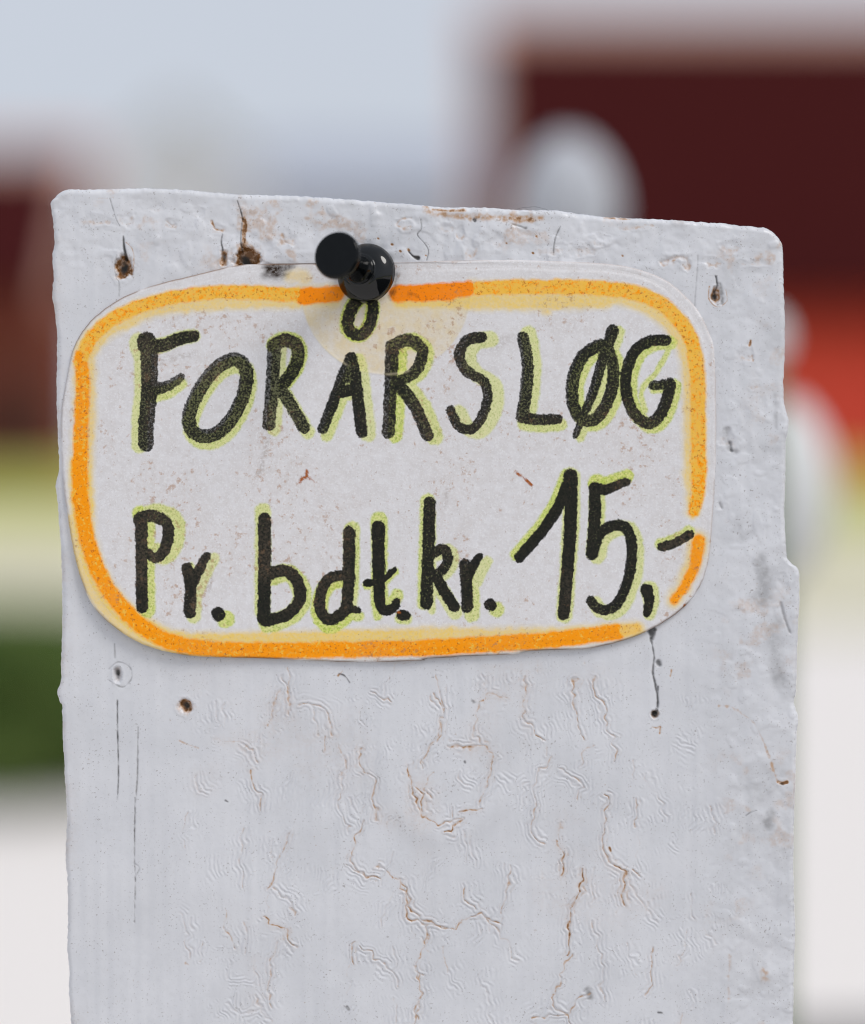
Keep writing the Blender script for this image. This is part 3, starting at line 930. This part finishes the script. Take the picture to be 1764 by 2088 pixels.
# a stray fibre caught on the top edge
M_hair = plain('grey_fibre', (0.12, 0.12, 0.13), (0.08, 0.08, 0.09), 500)
for pts in ([(595, 54), (620, 49), (670, 46), (715, 58)],):
    c = catmull(T('T', [(pts[0][0] - 14, pts[0][1] + 12)] + pts + [(pts[-1][0] + 10, pts[-1][1] + 10)]), 6)
    bm = bmesh.new()
    add_tube(bm, [((x - CX) * S, 0.0012 + 0.0002 * math.sin(i), (CY - y) * S) for i, (x, y) in enumerate(c)], 0.000022, 5)
    bm_obj('stray_fibre', bm, M_hair, post, True)

# ================================================================== THE SIGN
print('sign')
out_pts = T('2', [(600, 50), (850, 66), (1000, 105), (1100, 160), (1200, 262), (1255, 370), (1276, 450), (1283, 650)]) + \
    T('4', [(1284, -40), (1280, 40), (1275, 150), (1264, 300), (1250, 430), (1215, 540), (1150, 630), (1050, 705), (950, 757), (830, 797), (700, 822), (560, 826), (460, 830), (420, 838), (395, 846), (200, 853), (0, 865)]) + \
    T('3', [(1640, 873), (1400, 880), (1150, 874), (1020, 866), (850, 862), (680, 857), (550, 842), (420, 805), (300, 738), (190, 632), (130, 490), (95, 340), (78, 230), (62, 110)]) + \
    T('1', [(50, 880), (52, 700), (75, 560), (95, 460), (130, 380), (200, 292), (330, 205), (480, 150), (680, 100), (850, 65), (1080, 60)]) + T('2', [(-300, 58), (0, 50), (300, 44)])
outl = catmull(out_pts, 8, True)
oy = outl[:, 1]
ol = outl + rng.normal(0, 0.35, outl.shape)
# scan the outline row by row
y0s, y1s = ol[:, 1].min() + 0.15, ol[:, 1].max() - 0.15
ns = int((y1s - y0s) / STEP)
tt = np.linspace(0, 1, ns)
ys = y0s + (y1s - y0s) * tt
ys = np.unique(np.concatenate([ys, y0s + np.array([.3, .7, 1.2]), y1s - np.array([.3, .7, 1.2])]))
xls, xrs = [], []
P0 = ol
P1 = np.roll(ol, -1, 0)
for y in ys:
    c = (P0[:, 1] <= y) != (P1[:, 1] <= y)
    xs = P0[c, 0] + (y - P0[c, 1]) / (P1[c, 1] - P0[c, 1]) * (P1[c, 0] - P0[c, 0])
    xls.append(xs.min())
    xrs.append(xs.max())
ncs = int(1330 / STEP)
us = np.linspace(0, 1, ncs)
XS = np.array(xls)[:, None] + (np.array(xrs) - np.array(xls))[:, None] * us[None, :]
YS = np.repeat(ys[:, None], ncs, 1)
sh = XS.shape
xs_, ys_ = XS.ravel(), YS.ravel()
edge = np.full(xs_.shape, 60.0)
for i in range(len(ol)):
    a, b = ol[i], ol[(i + 1) % len(ol)]
    seg_update(xs_, ys_, edge, a[0], a[1], b[0], b[1], 0, 0, 60)

# ---- lettering: (window, points, radius start, radius end, green offset, green grow) in window units
BLK = [
    ('1', [(432, 405), (438, 500), (437, 620), (424, 770), (424, 855)], 39, 34, (-32, 8), 4), ('1', [(425, 402), (425, 420)], 42, 40, (-34, 8), 8), ('1', [(430, 425), (500, 420), (570, 392), (633, 380)], 32, 27, (0, -2), 9),
    ('1', [(460, 612), (520, 598), (578, 562)], 30, 18, (0, 28), 16),
    ('1', [(800, 482), (735, 520), (670, 600), (625, 690), (612, 750), (630, 800), (680, 822), (740, 805), (800, 745), (845, 660), (866, 580), (862, 520), (830, 485), (800, 482)], 31, 31, (10, 26), 12),
    ('1', [(990, 420), (980, 600), (965, 770)], 30, 29, (24, 20), 8), ('1', [(985, 420), (1040, 398), (1090, 428), (1088, 500), (1045, 570), (1010, 605)], 30, 29, (6, -4), 14), ('1', [(1010, 600), (1060, 680), (1120, 782)], 30, 28, (18, 22), 6),
    ('1', [(1378, 205), (1335, 250), (1312, 320), (1330, 362), (1370, 374), (1408, 335), (1425, 250), (1400, 205)], 27, 25, (-4, 2), 14),
    ('1', [(1326, 478), (1290, 560), (1250, 670), (1203, 788)], 26, 24, (20, 30), 10), ('1', [(1328, 478), (1345, 560), (1360, 680), (1374, 802)], 27, 27, (34, 12), 14), ('1', [(1270, 630), (1345, 612)], 27, 27, (10, 20), 0), ('1', [(1318, 500), (1316, 560)], 26, 28, (30, 0), 6),
    ('1', [(1508, 425), (1502, 600), (1492, 805)], 30, 28, (34, 12), 14), ('1', [(1508, 422), (1580, 397), (1640, 440), (1622, 520), (1570, 565), (1520, 582)], 30, 24, (18, 6), 16), ('1', [(1535, 590), (1610, 690), (1664, 818)], 30, 27, (36, 6), 22),
    ('2', [(248, 385), (185, 398), (150, 465), (185, 535), (258, 580), (276, 650), (250, 735), (205, 790), (150, 778), (125, 735), (112, 705)], 25, 20, (44, 10), 22),
    ('2', [(432, 385), (452, 500), (446, 620), (428, 735)], 26, 28, (26, -14), 22), ('2', [(430, 738), (500, 748), (585, 745)], 28, 22, (14, 26), 16),
    ('2', [(755, 425), (695, 470), (655, 560), (650, 660), (680, 735), (735, 752), (785, 705), (822, 620), (830, 530), (812, 450), (775, 418)], 28, 27, (20, 14), 16), ('2', [(828, 355), (785, 480), (740, 630), (692, 745), (664, 818)], 28, 14, (22, 12), 12),
    ('2', [(1062, 397), (990, 402), (922, 450), (887, 550), (892, 650), (930, 730), (990, 765), (1040, 720), (1072, 640), (1078, 590)], 25, 27, (20, 14), 14), ('2', [(1080, 590), (1005, 598)], 24, 20, (8, 12), 8), ('2', [(1065, 400), (1000, 520), (935, 600), (950, 690)], 0.1, 0.1, (22, 20), 24),
    ('3', [(402, 252), (404, 450), (406, 638)], 28, 27, (26, 14), 16), ('3', [(396, 250), (396, 262)], 30, 28, (0, -30), 6), ('3', [(404, 242), (450, 235), (512, 265), (520, 335), (498, 395), (465, 420), (432, 402)], 28, 24, (36, -10), 32),
    ('3', [(606, 468), (620, 560), (616, 660)], 27, 27, (20, 20), 10), ('3', [(622, 545), (655, 475), (692, 412)], 26, 20, (30, 14), 16), ('3', [(742, 668), (744, 670)], 31, 31, (34, 24), 16), ('3', [(625, 450), (632, 470)], 0.1, 0.1, (0, 0), 20),
    ('3', [(946, 250), (946, 480), (943, 690)], 29, 29, (-8, -38), 14), ('3', [(972, 492), (1040, 476), (1093, 530), (1100, 605), (1045, 670), (950, 698)], 27, 27, (10, 12), 26),
    ('3', [(1319, 307), (1318, 500), (1308, 640)], 28, 27, (12, -12), 16), ('3', [(1292, 497), (1230, 512), (1195, 575), (1192, 650), (1232, 694), (1288, 665), (1310, 640)], 24, 27, (0, 24), 24), ('3', [(1310, 645), (1360, 652)], 20, 15, (6, 30), 12), ('3', [(1318, 330), (1318, 620)], 0.1, 0.1, (22, 10), 32),
    ('3', [(1448, 285), (1450, 480), (1452, 600), (1472, 652), (1515, 640), (1528, 615)], 30, 19, (4, -34), 16), ('3', [(1398, 532), (1462, 520), (1520, 472)], 18, 13, (2, 10), 10), ('3', [(1552, 672), (1572, 676)], 25, 20, (0, 14), 12), ('3', [(1440, 350), (1432, 560), (1445, 660)], 0.1, 0.1, (0, 20), 36),
    ('3', [(1675, 178), (1668, 400), (1660, 622)], 28, 28, (-10, -8), 12), ('3', [(1672, 200), (1672, 640)], 0.1, 0.1, (14, 12), 34),
    ('4', [(30, 400), (85, 382), (100, 430), (75, 475), (35, 500)], 24, 22, (24, 6), 12), ('4', [(45, 500), (90, 575), (128, 636)], 26, 25, (6, 26), 16),
    ('4', [(176, 450), (184, 550), (186, 638)], 27, 26, (24, 34), 18), ('4', [(190, 500), (222, 440), (242, 412)], 24, 15, (34, 26), 18), ('4', [(287, 627), (289, 629)], 28, 27, (30, 22), 16),
    ('4', [(416, 418), (510, 310), (585, 200), (640, 70)], 24, 27, (-14, -14), 10), ('4', [(642, 58), (640, 300), (612, 668)], 31, 27, (2, 4), 20),
    ('4', [(750, 112), (748, 250), (737, 402)], 27, 28, (10, -6), 18), ('4', [(752, 115), (800, 118), (888, 84)], 28, 19, (4, -26), 22), ('4', [(740, 400), (768, 318), (830, 278), (888, 290), (912, 370), (900, 500), (850, 620), (795, 650), (752, 635), (732, 608)], 26, 22, (22, 14), 20),
    ('4', [(978, 562), (988, 610), (978, 668)], 29, 17, (12, 0), 22), ('4', [(1045, 373), (1110, 352), (1166, 316)], 22, 20, (-2, -14), 14)]
black, green = [], []
for reg, pts, r0, r1, (gxo, gyo), gg in BLK:
    P = T(reg, pts)
    P = catmull(P, 6) if len(P) > 2 else np.array(P)
    a, b = TL(reg, r0), TL(reg, r1)
    if r0 > 1:
        black.append((P, a, b, random.uniform(0.62, 0.9) if reg in '12' else random.uniform(0.86, 1.1)))
    go = np.array([TL(reg, gxo), TL(reg, gyo)])
    green.append((P + go * 0.92, a + TL(reg, gg * 0.58), b + TL(reg, gg * 0.58), random.uniform(0.3, 1.0)))
wob = (vnoise(xs_, ys_, 7, 301) - 0.5) * 2.2
sd_black, bden = stroke_field(xs_, ys_, black, 10, 0.8)
sd_green, gden = stroke_field(xs_ + wob, ys_ - wob, green, 10, 0.5)

ORG = [
    ('1', [(135, 500), (160, 430), (200, 370), (300, 290), (450, 232), (600, 200), (800, 185), (1090, 196)], 30, 33, .70), ('1', [(135, 470), (145, 600), (137, 800), (130, 1100)], 32, 35, .95),
    ('3', [(130, 0), (137, 150), (163, 330), (232, 520), (320, 640), (430, 740), (560, 800), (800, 826), (1200, 826), (1764, 816)], 36, 37, 1.0), ('4', [(0, 817), (300, 800), (600, 778), (850, 748)], 38, 36, 1.0), ('4', [(860, 745), (930, 728)], 30, 24, .3),
    ('1', [(1120, 203), (1265, 194)], 40, 36, 1.25), ('1', [(1530, 192), (1764, 186)], 38, 38, 1.35), ('2', [(0, 186), (190, 172)], 38, 36, 1.3),
    ('2', [(235, 170), (400, 163), (700, 165), (900, 182), (1035, 232), (1115, 305), (1175, 400), (1200, 550), (1205, 750), (1205, 1000)], 34, 36, .67),
    ('4', [(1210, 0), (1205, 120), (1185, 215)], 36, 26, .8), ('4', [(1208, 345), (1190, 450), (1152, 535), (1100, 605)], 30, 20, 1.0)]
YEL = [
    ('3', [(92, 250), (120, 400), (170, 540), (255, 660), (355, 760), (475, 815), (620, 838)], 26, 24, .75),
    ('1', [(150, 470), (190, 400), (260, 340), (350, 290), (500, 240), (800, 215), (1090, 212)], 46, 44, .8), ('1', [(150, 480), (152, 700), (134, 1100)], 48, 44, .8),
    ('3', [(134, 0), (140, 150), (150, 330), (215, 520), (310, 650), (430, 745), (560, 800), (800, 808), (1200, 800), (1764, 785)], 50, 58, 1.0), ('4', [(0, 785), (300, 780), (600, 768), (930, 735)], 56, 34, .85), ('3', [(700, 775), (1764, 760)], 22, 26, 1.0),
    ('1', [(1540, 225), (1764, 222)], 30, 34, 1.0), ('2', [(0, 220), (200, 225), (500, 225), (800, 215)], 34, 38, .9), ('2', [(220, 180), (700, 185), (900, 205), (1020, 260), (1100, 330), (1155, 420), (1180, 550), (1188, 750), (1188, 1000)], 42, 46, .8),
    ('4', [(1190, 0), (1190, 110), (1182, 210)], 46, 32, .8), ('4', [(1205, 345), (1180, 450), (1140, 540), (1095, 608)], 42, 28, .7), ('1', [(1060, 120), (1110, 110), (1125, 130)], 20, 24, .5), ('1', [(1090, 205), (1240, 205)], 44, 44, .6), ('2', [(530, 262), (540, 268)], 18, 12, .7)]


def strokes(L):
    out = []
    for reg, pts, r0, r1, v in L:
        P = T(reg, pts)
        P = catmull(P, 6) if len(P) > 2 else np.array(P)
        out.append((P, TL(reg, r0), TL(reg, r1), v))
    return out


wob2 = (vnoise(xs_, ys_, 12, 303) - 0.5) * 5
sd_or, orden = stroke_field(xs_, ys_ + wob2 * 0.5, strokes(ORG), 16, 0.5)
sd_ye, yeden = stroke_field(xs_ + wob2, ys_ + wob2, strokes(YEL), 20, 0.6)
# pale round tape patch under the pin, with its rim
pr = np.hypot(xs_ - 787, ys_ - 590)
disc = sstep(176, 171, pr) * sstep(572, 596, ys_) * (0.75 + 0.4 * fnoise(xs_, ys_, 40, 521, 2))
rim = np.exp(-((pr - 173) / 2.2) ** 2)
# dirt
dirt = 0.35 * sstep(0.45, 0.75, fnoise(xs_, ys_, 120, 307, 3)) + 0.12


def smear(pts, r0, r1, s, soft, seed, reg='D'):
    global dirt
    sd = stroke_field(xs_, ys_, [(T(reg, pts), r0, r1)], 40)
    sd = sd + (fnoise(xs_, ys_, 16, seed, 3) - 0.5) * soft * 1.6
    dirt = np.maximum(dirt, s * sstep(soft, -soft, sd))


smear([(405, 1235), (425, 1170), (435, 1140)], 16, 8, .8, 14, 401)
smear([(360, 1200), (345, 1260)], 14, 12, .7, 16, 402)
smear([(300, 940), (320, 1010)], 16, 16, .55, 18, 403)
smear([(300, 800), (310, 900)], 10, 12, .4, 18, 404)
smear([(760, 680), (820, 700)], 30, 30, .6, 25, 405)
smear([(1065, 965), (1080, 985)], 9, 7, .6, 10, 406)
smear([(1365, 960), (1375, 1000)], 14, 14, .5, 14, 407)
smear([(1120, 830), (1150, 860)], 16, 16, .4, 18, 408)
smear([(340, 640), (600, 690)], 30, 30, .5, 30, 409)
blot_shade = np.zeros_like(xs_)  # dark smudges; the arc at the flange mixes rust with painted contact shadow
for pts, r0, r1, s, soft, seed in [([(553, 546), (562, 550)], 17, 17, 1.0, 5, 411), ([(580, 545), (597, 540)], 13, 7, .8, 6, 412), ([(545, 558), (575, 560)], 11, 10, .7, 8, 413), ([(810, 560), (806, 585), (797, 606)], 3, 4, .7, 5, 414), ([(835, 600), (850, 604)], 3, 2, .45, 4, 415)]:
    sd = stroke_field(xs_, ys_, [(pts, r0, r1)], 30) + (fnoise(xs_, ys_, 9, seed, 3) - 0.5) * 9
    blot_shade = np.maximum(blot_shade, s * sstep(soft, -soft, sd))
flake = np.zeros_like(xs_)
for pts, r0, r1 in [(T('3', [(1132, 30), (1130, 62)]), 2.2, 3.6), (T('3', [(1130, 62), (1108, 72), (1098, 90)]), 3.2, 1.2), (T('3', [(1132, 62), (1150, 72), (1172, 88)]), 3.2, 1.0), (T('4', [(400, 40), (440, 70), (470, 100)]), 2.0, 1.2),
                    (T('2', [(1632, 910), (1660, 900)]), 0.6, 1.0), (T('4', [(1146, 632), (1150, 640)]), 3.2, 2.6), (T('3', [(1535, 660), (1540, 662)]), 1.6, 1.6)]:
    sd = stroke_field(xs_, ys_, [(pts, r0, r1)], 8) + (fnoise(xs_, ys_, 6, 420, 2) - 0.5) * 4
    flake = np.maximum(flake, sstep(1.2, -1.2, sd))
greys = np.zeros_like(xs_)
for pts, r0, r1, s in [([(548, 880), (540, 930), (528, 965)], 4, 6, .5), ([(912, 995), (906, 1030)], 4, 4, .35), (T('1', [(490, 490), (560, 475), (640, 460)]), 6, 5, .35), ([(1000, 705), (1040, 690)], 12, 10, .25), ([(432, 1150), (425, 1200)], 6, 6, .45)]:
    sd = stroke_field(xs_, ys_, [(pts, r0, r1)], 14) + (fnoise(xs_, ys_, 9, 431, 2) - 0.5) * 8
    greys = np.maximum(greys, s * sstep(4, -4, sd))
edge_brown = np.exp(-(edge / 2.6) ** 2) * sstep(0.25, 0.5, fnoise(xs_, ys_, 45, 441, 2)) * (0.4 + 0.6 * sstep(1150, 1250, ys_) + 0.7 * sstep(700, 600, xs_) * sstep(760, 640, ys_))
edge_brown = np.clip(edge_brown, 0, 1)

# ---- relief of the laminated card
HS = 8.5 + (fnoise(xs_, ys_, 320, 501, 2) - 0.5) * 5
HS += 9 * np.exp(-(((xs_ - 250) / 260) ** 2 + ((ys_ - 1290) / 160) ** 2))      # lower left corner has sprung away from the board
HS += 2.5 * sstep(1180, 1340, ys_)
HS -= 4.0 * np.exp(-(((xs_ - 747) / 60) ** 2 + ((ys_ - 570) / 60) ** 2))        # pressed in by the pin
lamw = 16 + 5 * vnoise(xs_, ys_, 90, 503)
topright = np.clip(sstep(620, 560, ys_) * sstep(820, 980, xs_) + sstep(1380, 1430, xs_) * sstep(1250, 1100, ys_), 0, 1)
HS -= 1.2 * sstep(lamw + 3, lamw - 3, edge) * (0.35 + 0.65 * topright)           # thin laminate margin beyond the paper
HS -= 0.5 * np.exp(-((edge - 11) / 1.6) ** 2) * topright * vnoise(xs_, ys_, 60, 509)
er = np.clip(5.0 - edge, 0, None)
HS -= 5.0 - np.sqrt(np.clip(25 - er * er, 0, None))
HS += 0.8 * rim * sstep(560, 640, ys_)
HS += (vnoise(xs_, ys_, 5, 505) - 0.5) * 0.35
tilt_l = np.array(edge_brown)
VS = np.empty((len(xs_), 3))
hm = HS * S
f = (D - hm) / D
VS[:, 0] = (xs_ - CX) * S * f
VS[:, 1] = -hm
VS[:, 2] = (CY - ys_) * S * f
RS, CS = sh
ix = np.arange(RS * CS).reshape(RS, CS)
FS = np.stack([ix[:-1, :-1], ix[1:, :-1], ix[1:, 1:], ix[:-1, 1:]], -1).reshape(-1, 4)
loop2 = np.concatenate([ix[::-1, 0], ix[0, 1:], ix[1:, -1], ix[-1, -2:0:-1]])
back = VS[loop2].copy()
back[:, 1] += 0.00040
cen = back.mean(0)
back[:, 0] += (cen[0] - back[:, 0]) * 0.001
nb0 = len(VS)
cur = nb0 + np.arange(len(loop2))
ringF = np.stack([loop2, np.roll(loop2, -1), np.roll(cur, -1), cur], -1)


def ext2(a):
    return np.concatenate([a, a[loop2]])


m = NT('laminated_card')
pn = m.noise(2200, 3, 0.65)
pm = m.noise(700, 3, 0.6, seed=2)
pf = m.noise(3300, 2, 0.6, seed=6)
sp1 = m.noise(1250, 3, 0.7, seed=8)
sp2 = m.noise(2000, 3, 0.7, seed=12)
sp3 = m.noise(900, 4, 0.7, seed=15)
col = m.mix(m.ramp(pm, 0.3, 0.7), (0.735, 0.722, 0.735), (0.680, 0.658, 0.660))
col = m.mix(m.ramp(pf, 0.52, 0.66, 0, 0.7), col, (0.80, 0.795, 0.81))
# tape disc
col = m.mix(m.math('MULTIPLY', m.attr('disc'), m.ramp(pm, 0.3, 0.7, 0.35, 0.62)), col, (0.78, 0.62, 0.30))
# grey rub marks
col = m.mix(m.math('MULTIPLY', m.attr('greys'), m.ramp(pn, 0.35, 0.6)), col, (0.36, 0.32, 0.30))
# yellow marker
ya = m.math('ADD', m.attr('yel'), m.math('MULTIPLY', m.math('SUBTRACT', pm, 0.5), 9.0))
ym = m.math('MULTIPLY', m.ramp(ya, 4.5, -5.0), m.attr('yelden'))
col = m.mix(m.math('MULTIPLY', ym, m.ramp(pn, 0.3, 0.65, 1.0, 0.72)), col, (0.89, 0.585, 0.065))
halo = m.ramp(m.attr('yel'), 12.0, 1.0, 0.0, 0.28)
col = m.mix(halo, col, (0.80, 0.66, 0.34))
# orange marker
oa = m.math('ADD', m.attr('org'), m.math('MULTIPLY', m.math('SUBTRACT', pm, 0.5), 8.0))
om = m.ramp(oa, 2.5, -3.5)
od = m.attr('orgden')
grain = m.ramp(m.math('ADD', m.math('MULTIPLY', m.math('SUBTRACT', sp1, 0.5), 1.5), m.math('MULTIPLY', m.math('SUBTRACT', od, 0.8), 0.80)), -0.10, 0.12)
ofac = m.math('MULTIPLY', om, m.ramp(m.math('ADD', od, m.math('MULTIPLY', m.math('SUBTRACT', pm, 0.5), 0.9)), 0.0, 0.75, 0.45, 1.0), clamp=True)
ocol = m.mix(grain, (0.92, 0.52, 0.07), (1.0, 0.335, 0.004))
ocol = m.mix(m.ramp(od, 1.05, 1.35), ocol, (1.0, 0.26, 0.004))
col = m.mix(ofac, col, ocol)
orust = m.math('MULTIPLY', m.math('MULTIPLY', om, m.ramp(sp2, 0.56, 0.67)), 0.75)
col = m.mix(orust, col, (0.50, 0.12, 0.008))
# green marker
ga = m.math('ADD', m.attr('grn'), m.math('MULTIPLY', m.math('SUBTRACT', pm, 0.5), 5.0))
gm = m.math('MULTIPLY', m.ramp(ga, 1.8, -3.0), m.math('ADD', 0.52, m.math('MULTIPLY', m.attr('grnden'), 0.36)))
gcol = m.mix(m.math('MULTIPLY', m.ramp(pn, 0.35, 0.65), m.attr('grnden')), (0.74, 0.74, 0.22), (0.50, 0.64, 0.02))
col = m.mix(gm, col, gcol)
gsp = m.math('MULTIPLY', m.math('MULTIPLY', m.ramp(ga, 1.5, -1.5), m.ramp(m.noise(2600, 3, 0.7, seed=33), 0.50, 0.64)), m.math('ADD', 0.35, m.attr('grnden')), clamp=True)
col = m.mix(m.math('MULTIPLY', gsp, 0.55), col, (0.20, 0.30, 0.02))
# black marker: dense, with the grain of the card showing through
ba = m.math('ADD', m.attr('blk'), m.math('MULTIPLY', m.math('SUBTRACT', sp1, 0.5), 6.5))
bmk = m.ramp(ba, 0.9, -0.9)
thin = m.math('SUBTRACT', m.noise(2700, 3, 0.7, seed=21), m.math('MULTIPLY', m.math('SUBTRACT', m.attr('blkden'), 0.75), 0.40))
thin = m.math('ADD', thin, m.math('MULTIPLY', m.math('SUBTRACT', m.noise(120, 2, seed=22), 0.5), 0.22))
bl_ = m.math('MULTIPLY', bmk, m.ramp(thin, 0.50, 0.66, 0.995, 0.80))
col = m.mix(bl_, col, (0.0105, 0.0125, 0.0115))
# dirt specks, blotches and painted pin shade, flakes
dsp = m.math('MULTIPLY', m.ramp(m.math('ADD', sp3, m.math('MULTIPLY', m.attr('dirt'), 0.24)), 0.655, 0.78), 0.58)
dsp = m.math('MULTIPLY', dsp, m.math('SUBTRACT', 1.0, m.math('MULTIPLY', bmk, 0.75)))
col = m.mix(dsp, col, (0.42, 0.22, 0.11))
dsp2 = m.math('MULTIPLY', m.ramp(sp2, 0.665, 0.72), 0.6)
col = m.mix(m.math('MULTIPLY', dsp2, m.math('SUBTRACT', 1.0, bmk)), col, (0.27, 0.14, 0.07))
col = m.mix(m.math('MULTIPLY', m.math('MULTIPLY', m.attr('dirt'), 0.28), m.ramp(pn, 0.3, 0.7)), col, (0.45, 0.33, 0.24))
col = m.mix(m.math('MULTIPLY', m.attr('blot_shade'), m.ramp(sp2, 0.40, 0.60, 1.0, 0.75)), col, (0.035, 0.022, 0.015))
col = m.mix(m.attr('flake'), col, (0.36, 0.10, 0.018))
col = m.mix(m.math('MULTIPLY', m.attr('edgeb'), 0.8), col, (0.20, 0.11, 0.06))
col = m.mix(m.math('MULTIPLY', m.attr('rim'), 0.35), col, (0.78, 0.68, 0.45))
m.bump(m.math('ADD', pn, m.math('MULTIPLY', pf, 0.6)), 0.20, 0.00010)
M_card = m.out(col, 0.55, 0.07)

sign = mesh_np('hand_lettered_sign', np.concatenate([VS, back]), np.concatenate([FS, ringF]), M_card,
               {'blk': ext2(sd_black), 'blkden': ext2(bden), 'grn': ext2(sd_green), 'grnden': ext2(gden), 'org': ext2(sd_or), 'orgden': ext2(orden), 'yel': ext2(sd_ye), 'yelden': ext2(yeden),
                'disc': ext2(disc), 'rim': ext2(rim * sstep(640, 720, ys_) * sstep(0.3, 0.6, fnoise(xs_, ys_, 26, 523, 2))), 'dirt': ext2(dirt), 'blot_shade': ext2(blot_shade), 'flake': ext2(flake), 'greys': ext2(greys), 'edgeb': ext2(edge_brown)}, [list(cur[::-1])])
link(sign)
sign.matrix_world = RIG
tag(sign, 'rounded white card sign with orange border, hand lettered FORÅRSLØG Pr. bdt. kr. 15,-', 'sign')

# ================================================================== THE PUSH PIN
print('pin')
m = NT('glossy_black_plastic')
M_pin = m.out(m.mix(m.ramp(m.noise(900, 3), 0.4, 0.7), (0.0012, 0.0018, 0.0022), (0.0022, 0.003, 0.0034)), m.ramp(m.noise(500, 2), 0.35, 0.7, 0.03, 0.08), 0.22)
m = NT('polished_black_plastic')
M_pin2 = m.out(m.mix(m.ramp(m.noise(900, 3), 0.4, 0.7), (0.0012, 0.0018, 0.0022), (0.0022, 0.003, 0.0034)), m.ramp(m.noise(500, 2), 0.35, 0.7, 0.02, 0.06), 0.45)
pin = link(bpy.data.objects.new('push_pin', None))
hp = 9.0 * S
fpx = (D - hp) / D
base_p = Vector(((748.5 - CX) * S * fpx, -hp, (CY - 558.5) * S * fpx))
HEAD_H = 0.0128
hf = (D - hp - HEAD_H) / D
head_p = Vector(((684.5 - CX) * S * hf, -hp - HEAD_H, (CY - 519) * S * hf))
axis = (head_p - base_p)
LEN = axis.length
pin.matrix_world = RIG @ Matrix.Translation(base_p) @ axis.to_track_quat('Z', 'Y').to_matrix().to_4x4()


def lathe(name, prof, mat, parent, n=72):
    bm = bmesh.new()
    P = catmull(prof, 5)
    rings = []
    for r, z in P:
        r = max(r, 0)
        if r < 1e-6:
            rings.append([bm.verts.new((0, 0, z))])
        else:
            rings.append([bm.verts.new((r * math.cos(2 * math.pi * k / n), r * math.sin(2 * math.pi * k / n), z)) for k in range(n)])
    for a, b in zip(rings, rings[1:]):
        for k in range(n):
            k2 = (k + 1) % n
            if len(a) == 1 and len(b) == 1:
                continue
            if len(a) == 1:
                bm.faces.new((a[0], b[k], b[k2]))
            elif len(b) == 1:
                bm.faces.new((a[k], a[k2], b[0]))
            else:
                bm.faces.new((a[k], a[k2], b[k2], b[k]))
    return bm_obj(name, bm, mat, parent, True)


mm = 0.001
RF = 61.5 * S * fpx
RH = 49.5 * S * hf
lathe('flange', [(0, -0.2 * mm), (RF * .9, -0.2 * mm), (RF * .985, 0.1 * mm), (RF, 0.7 * mm), (RF * .96, 1.4 * mm), (RF * .82, 2.3 * mm), (RF * .66, 2.85 * mm), (RF * .55, 3.05 * mm), (RF * .50, 3.2 * mm), (RF * .3, 3.25 * mm), (0, 3.25 * mm)], M_pin2, pin)
lathe('grip', [(0, 3.0 * mm), (RF * .46, 3.05 * mm), (RF * .43, 3.5 * mm), (RF * .38, 4.5 * mm), (RF * .36, 6.0 * mm), (RF * .38, 7.5 * mm), (RF * .45, 9.0 * mm), (RF * .58, LEN - 2.4 * mm), (RF * .6, LEN - 2.0 * mm), (0, LEN - 2.0 * mm)], M_pin, pin)
lathe('head', [(0, LEN - 2.5 * mm), (RH * .62, LEN - 2.5 * mm), (RH * .84, LEN - 2.0 * mm), (RH * .97, LEN - 1.3 * mm), (RH, LEN - .8 * mm), (RH * .975, LEN - .35 * mm), (RH * .90, LEN - .1 * mm), (RH * .7, LEN), (RH * .3, LEN + .05 * mm), (0, LEN + .05 * mm)], M_pin, pin)
tag(pin, 'glossy black plastic push pin holding the top of the sign to the post', 'push pin')
print('verts', len(post.data.vertices), len(sign.data.vertices))
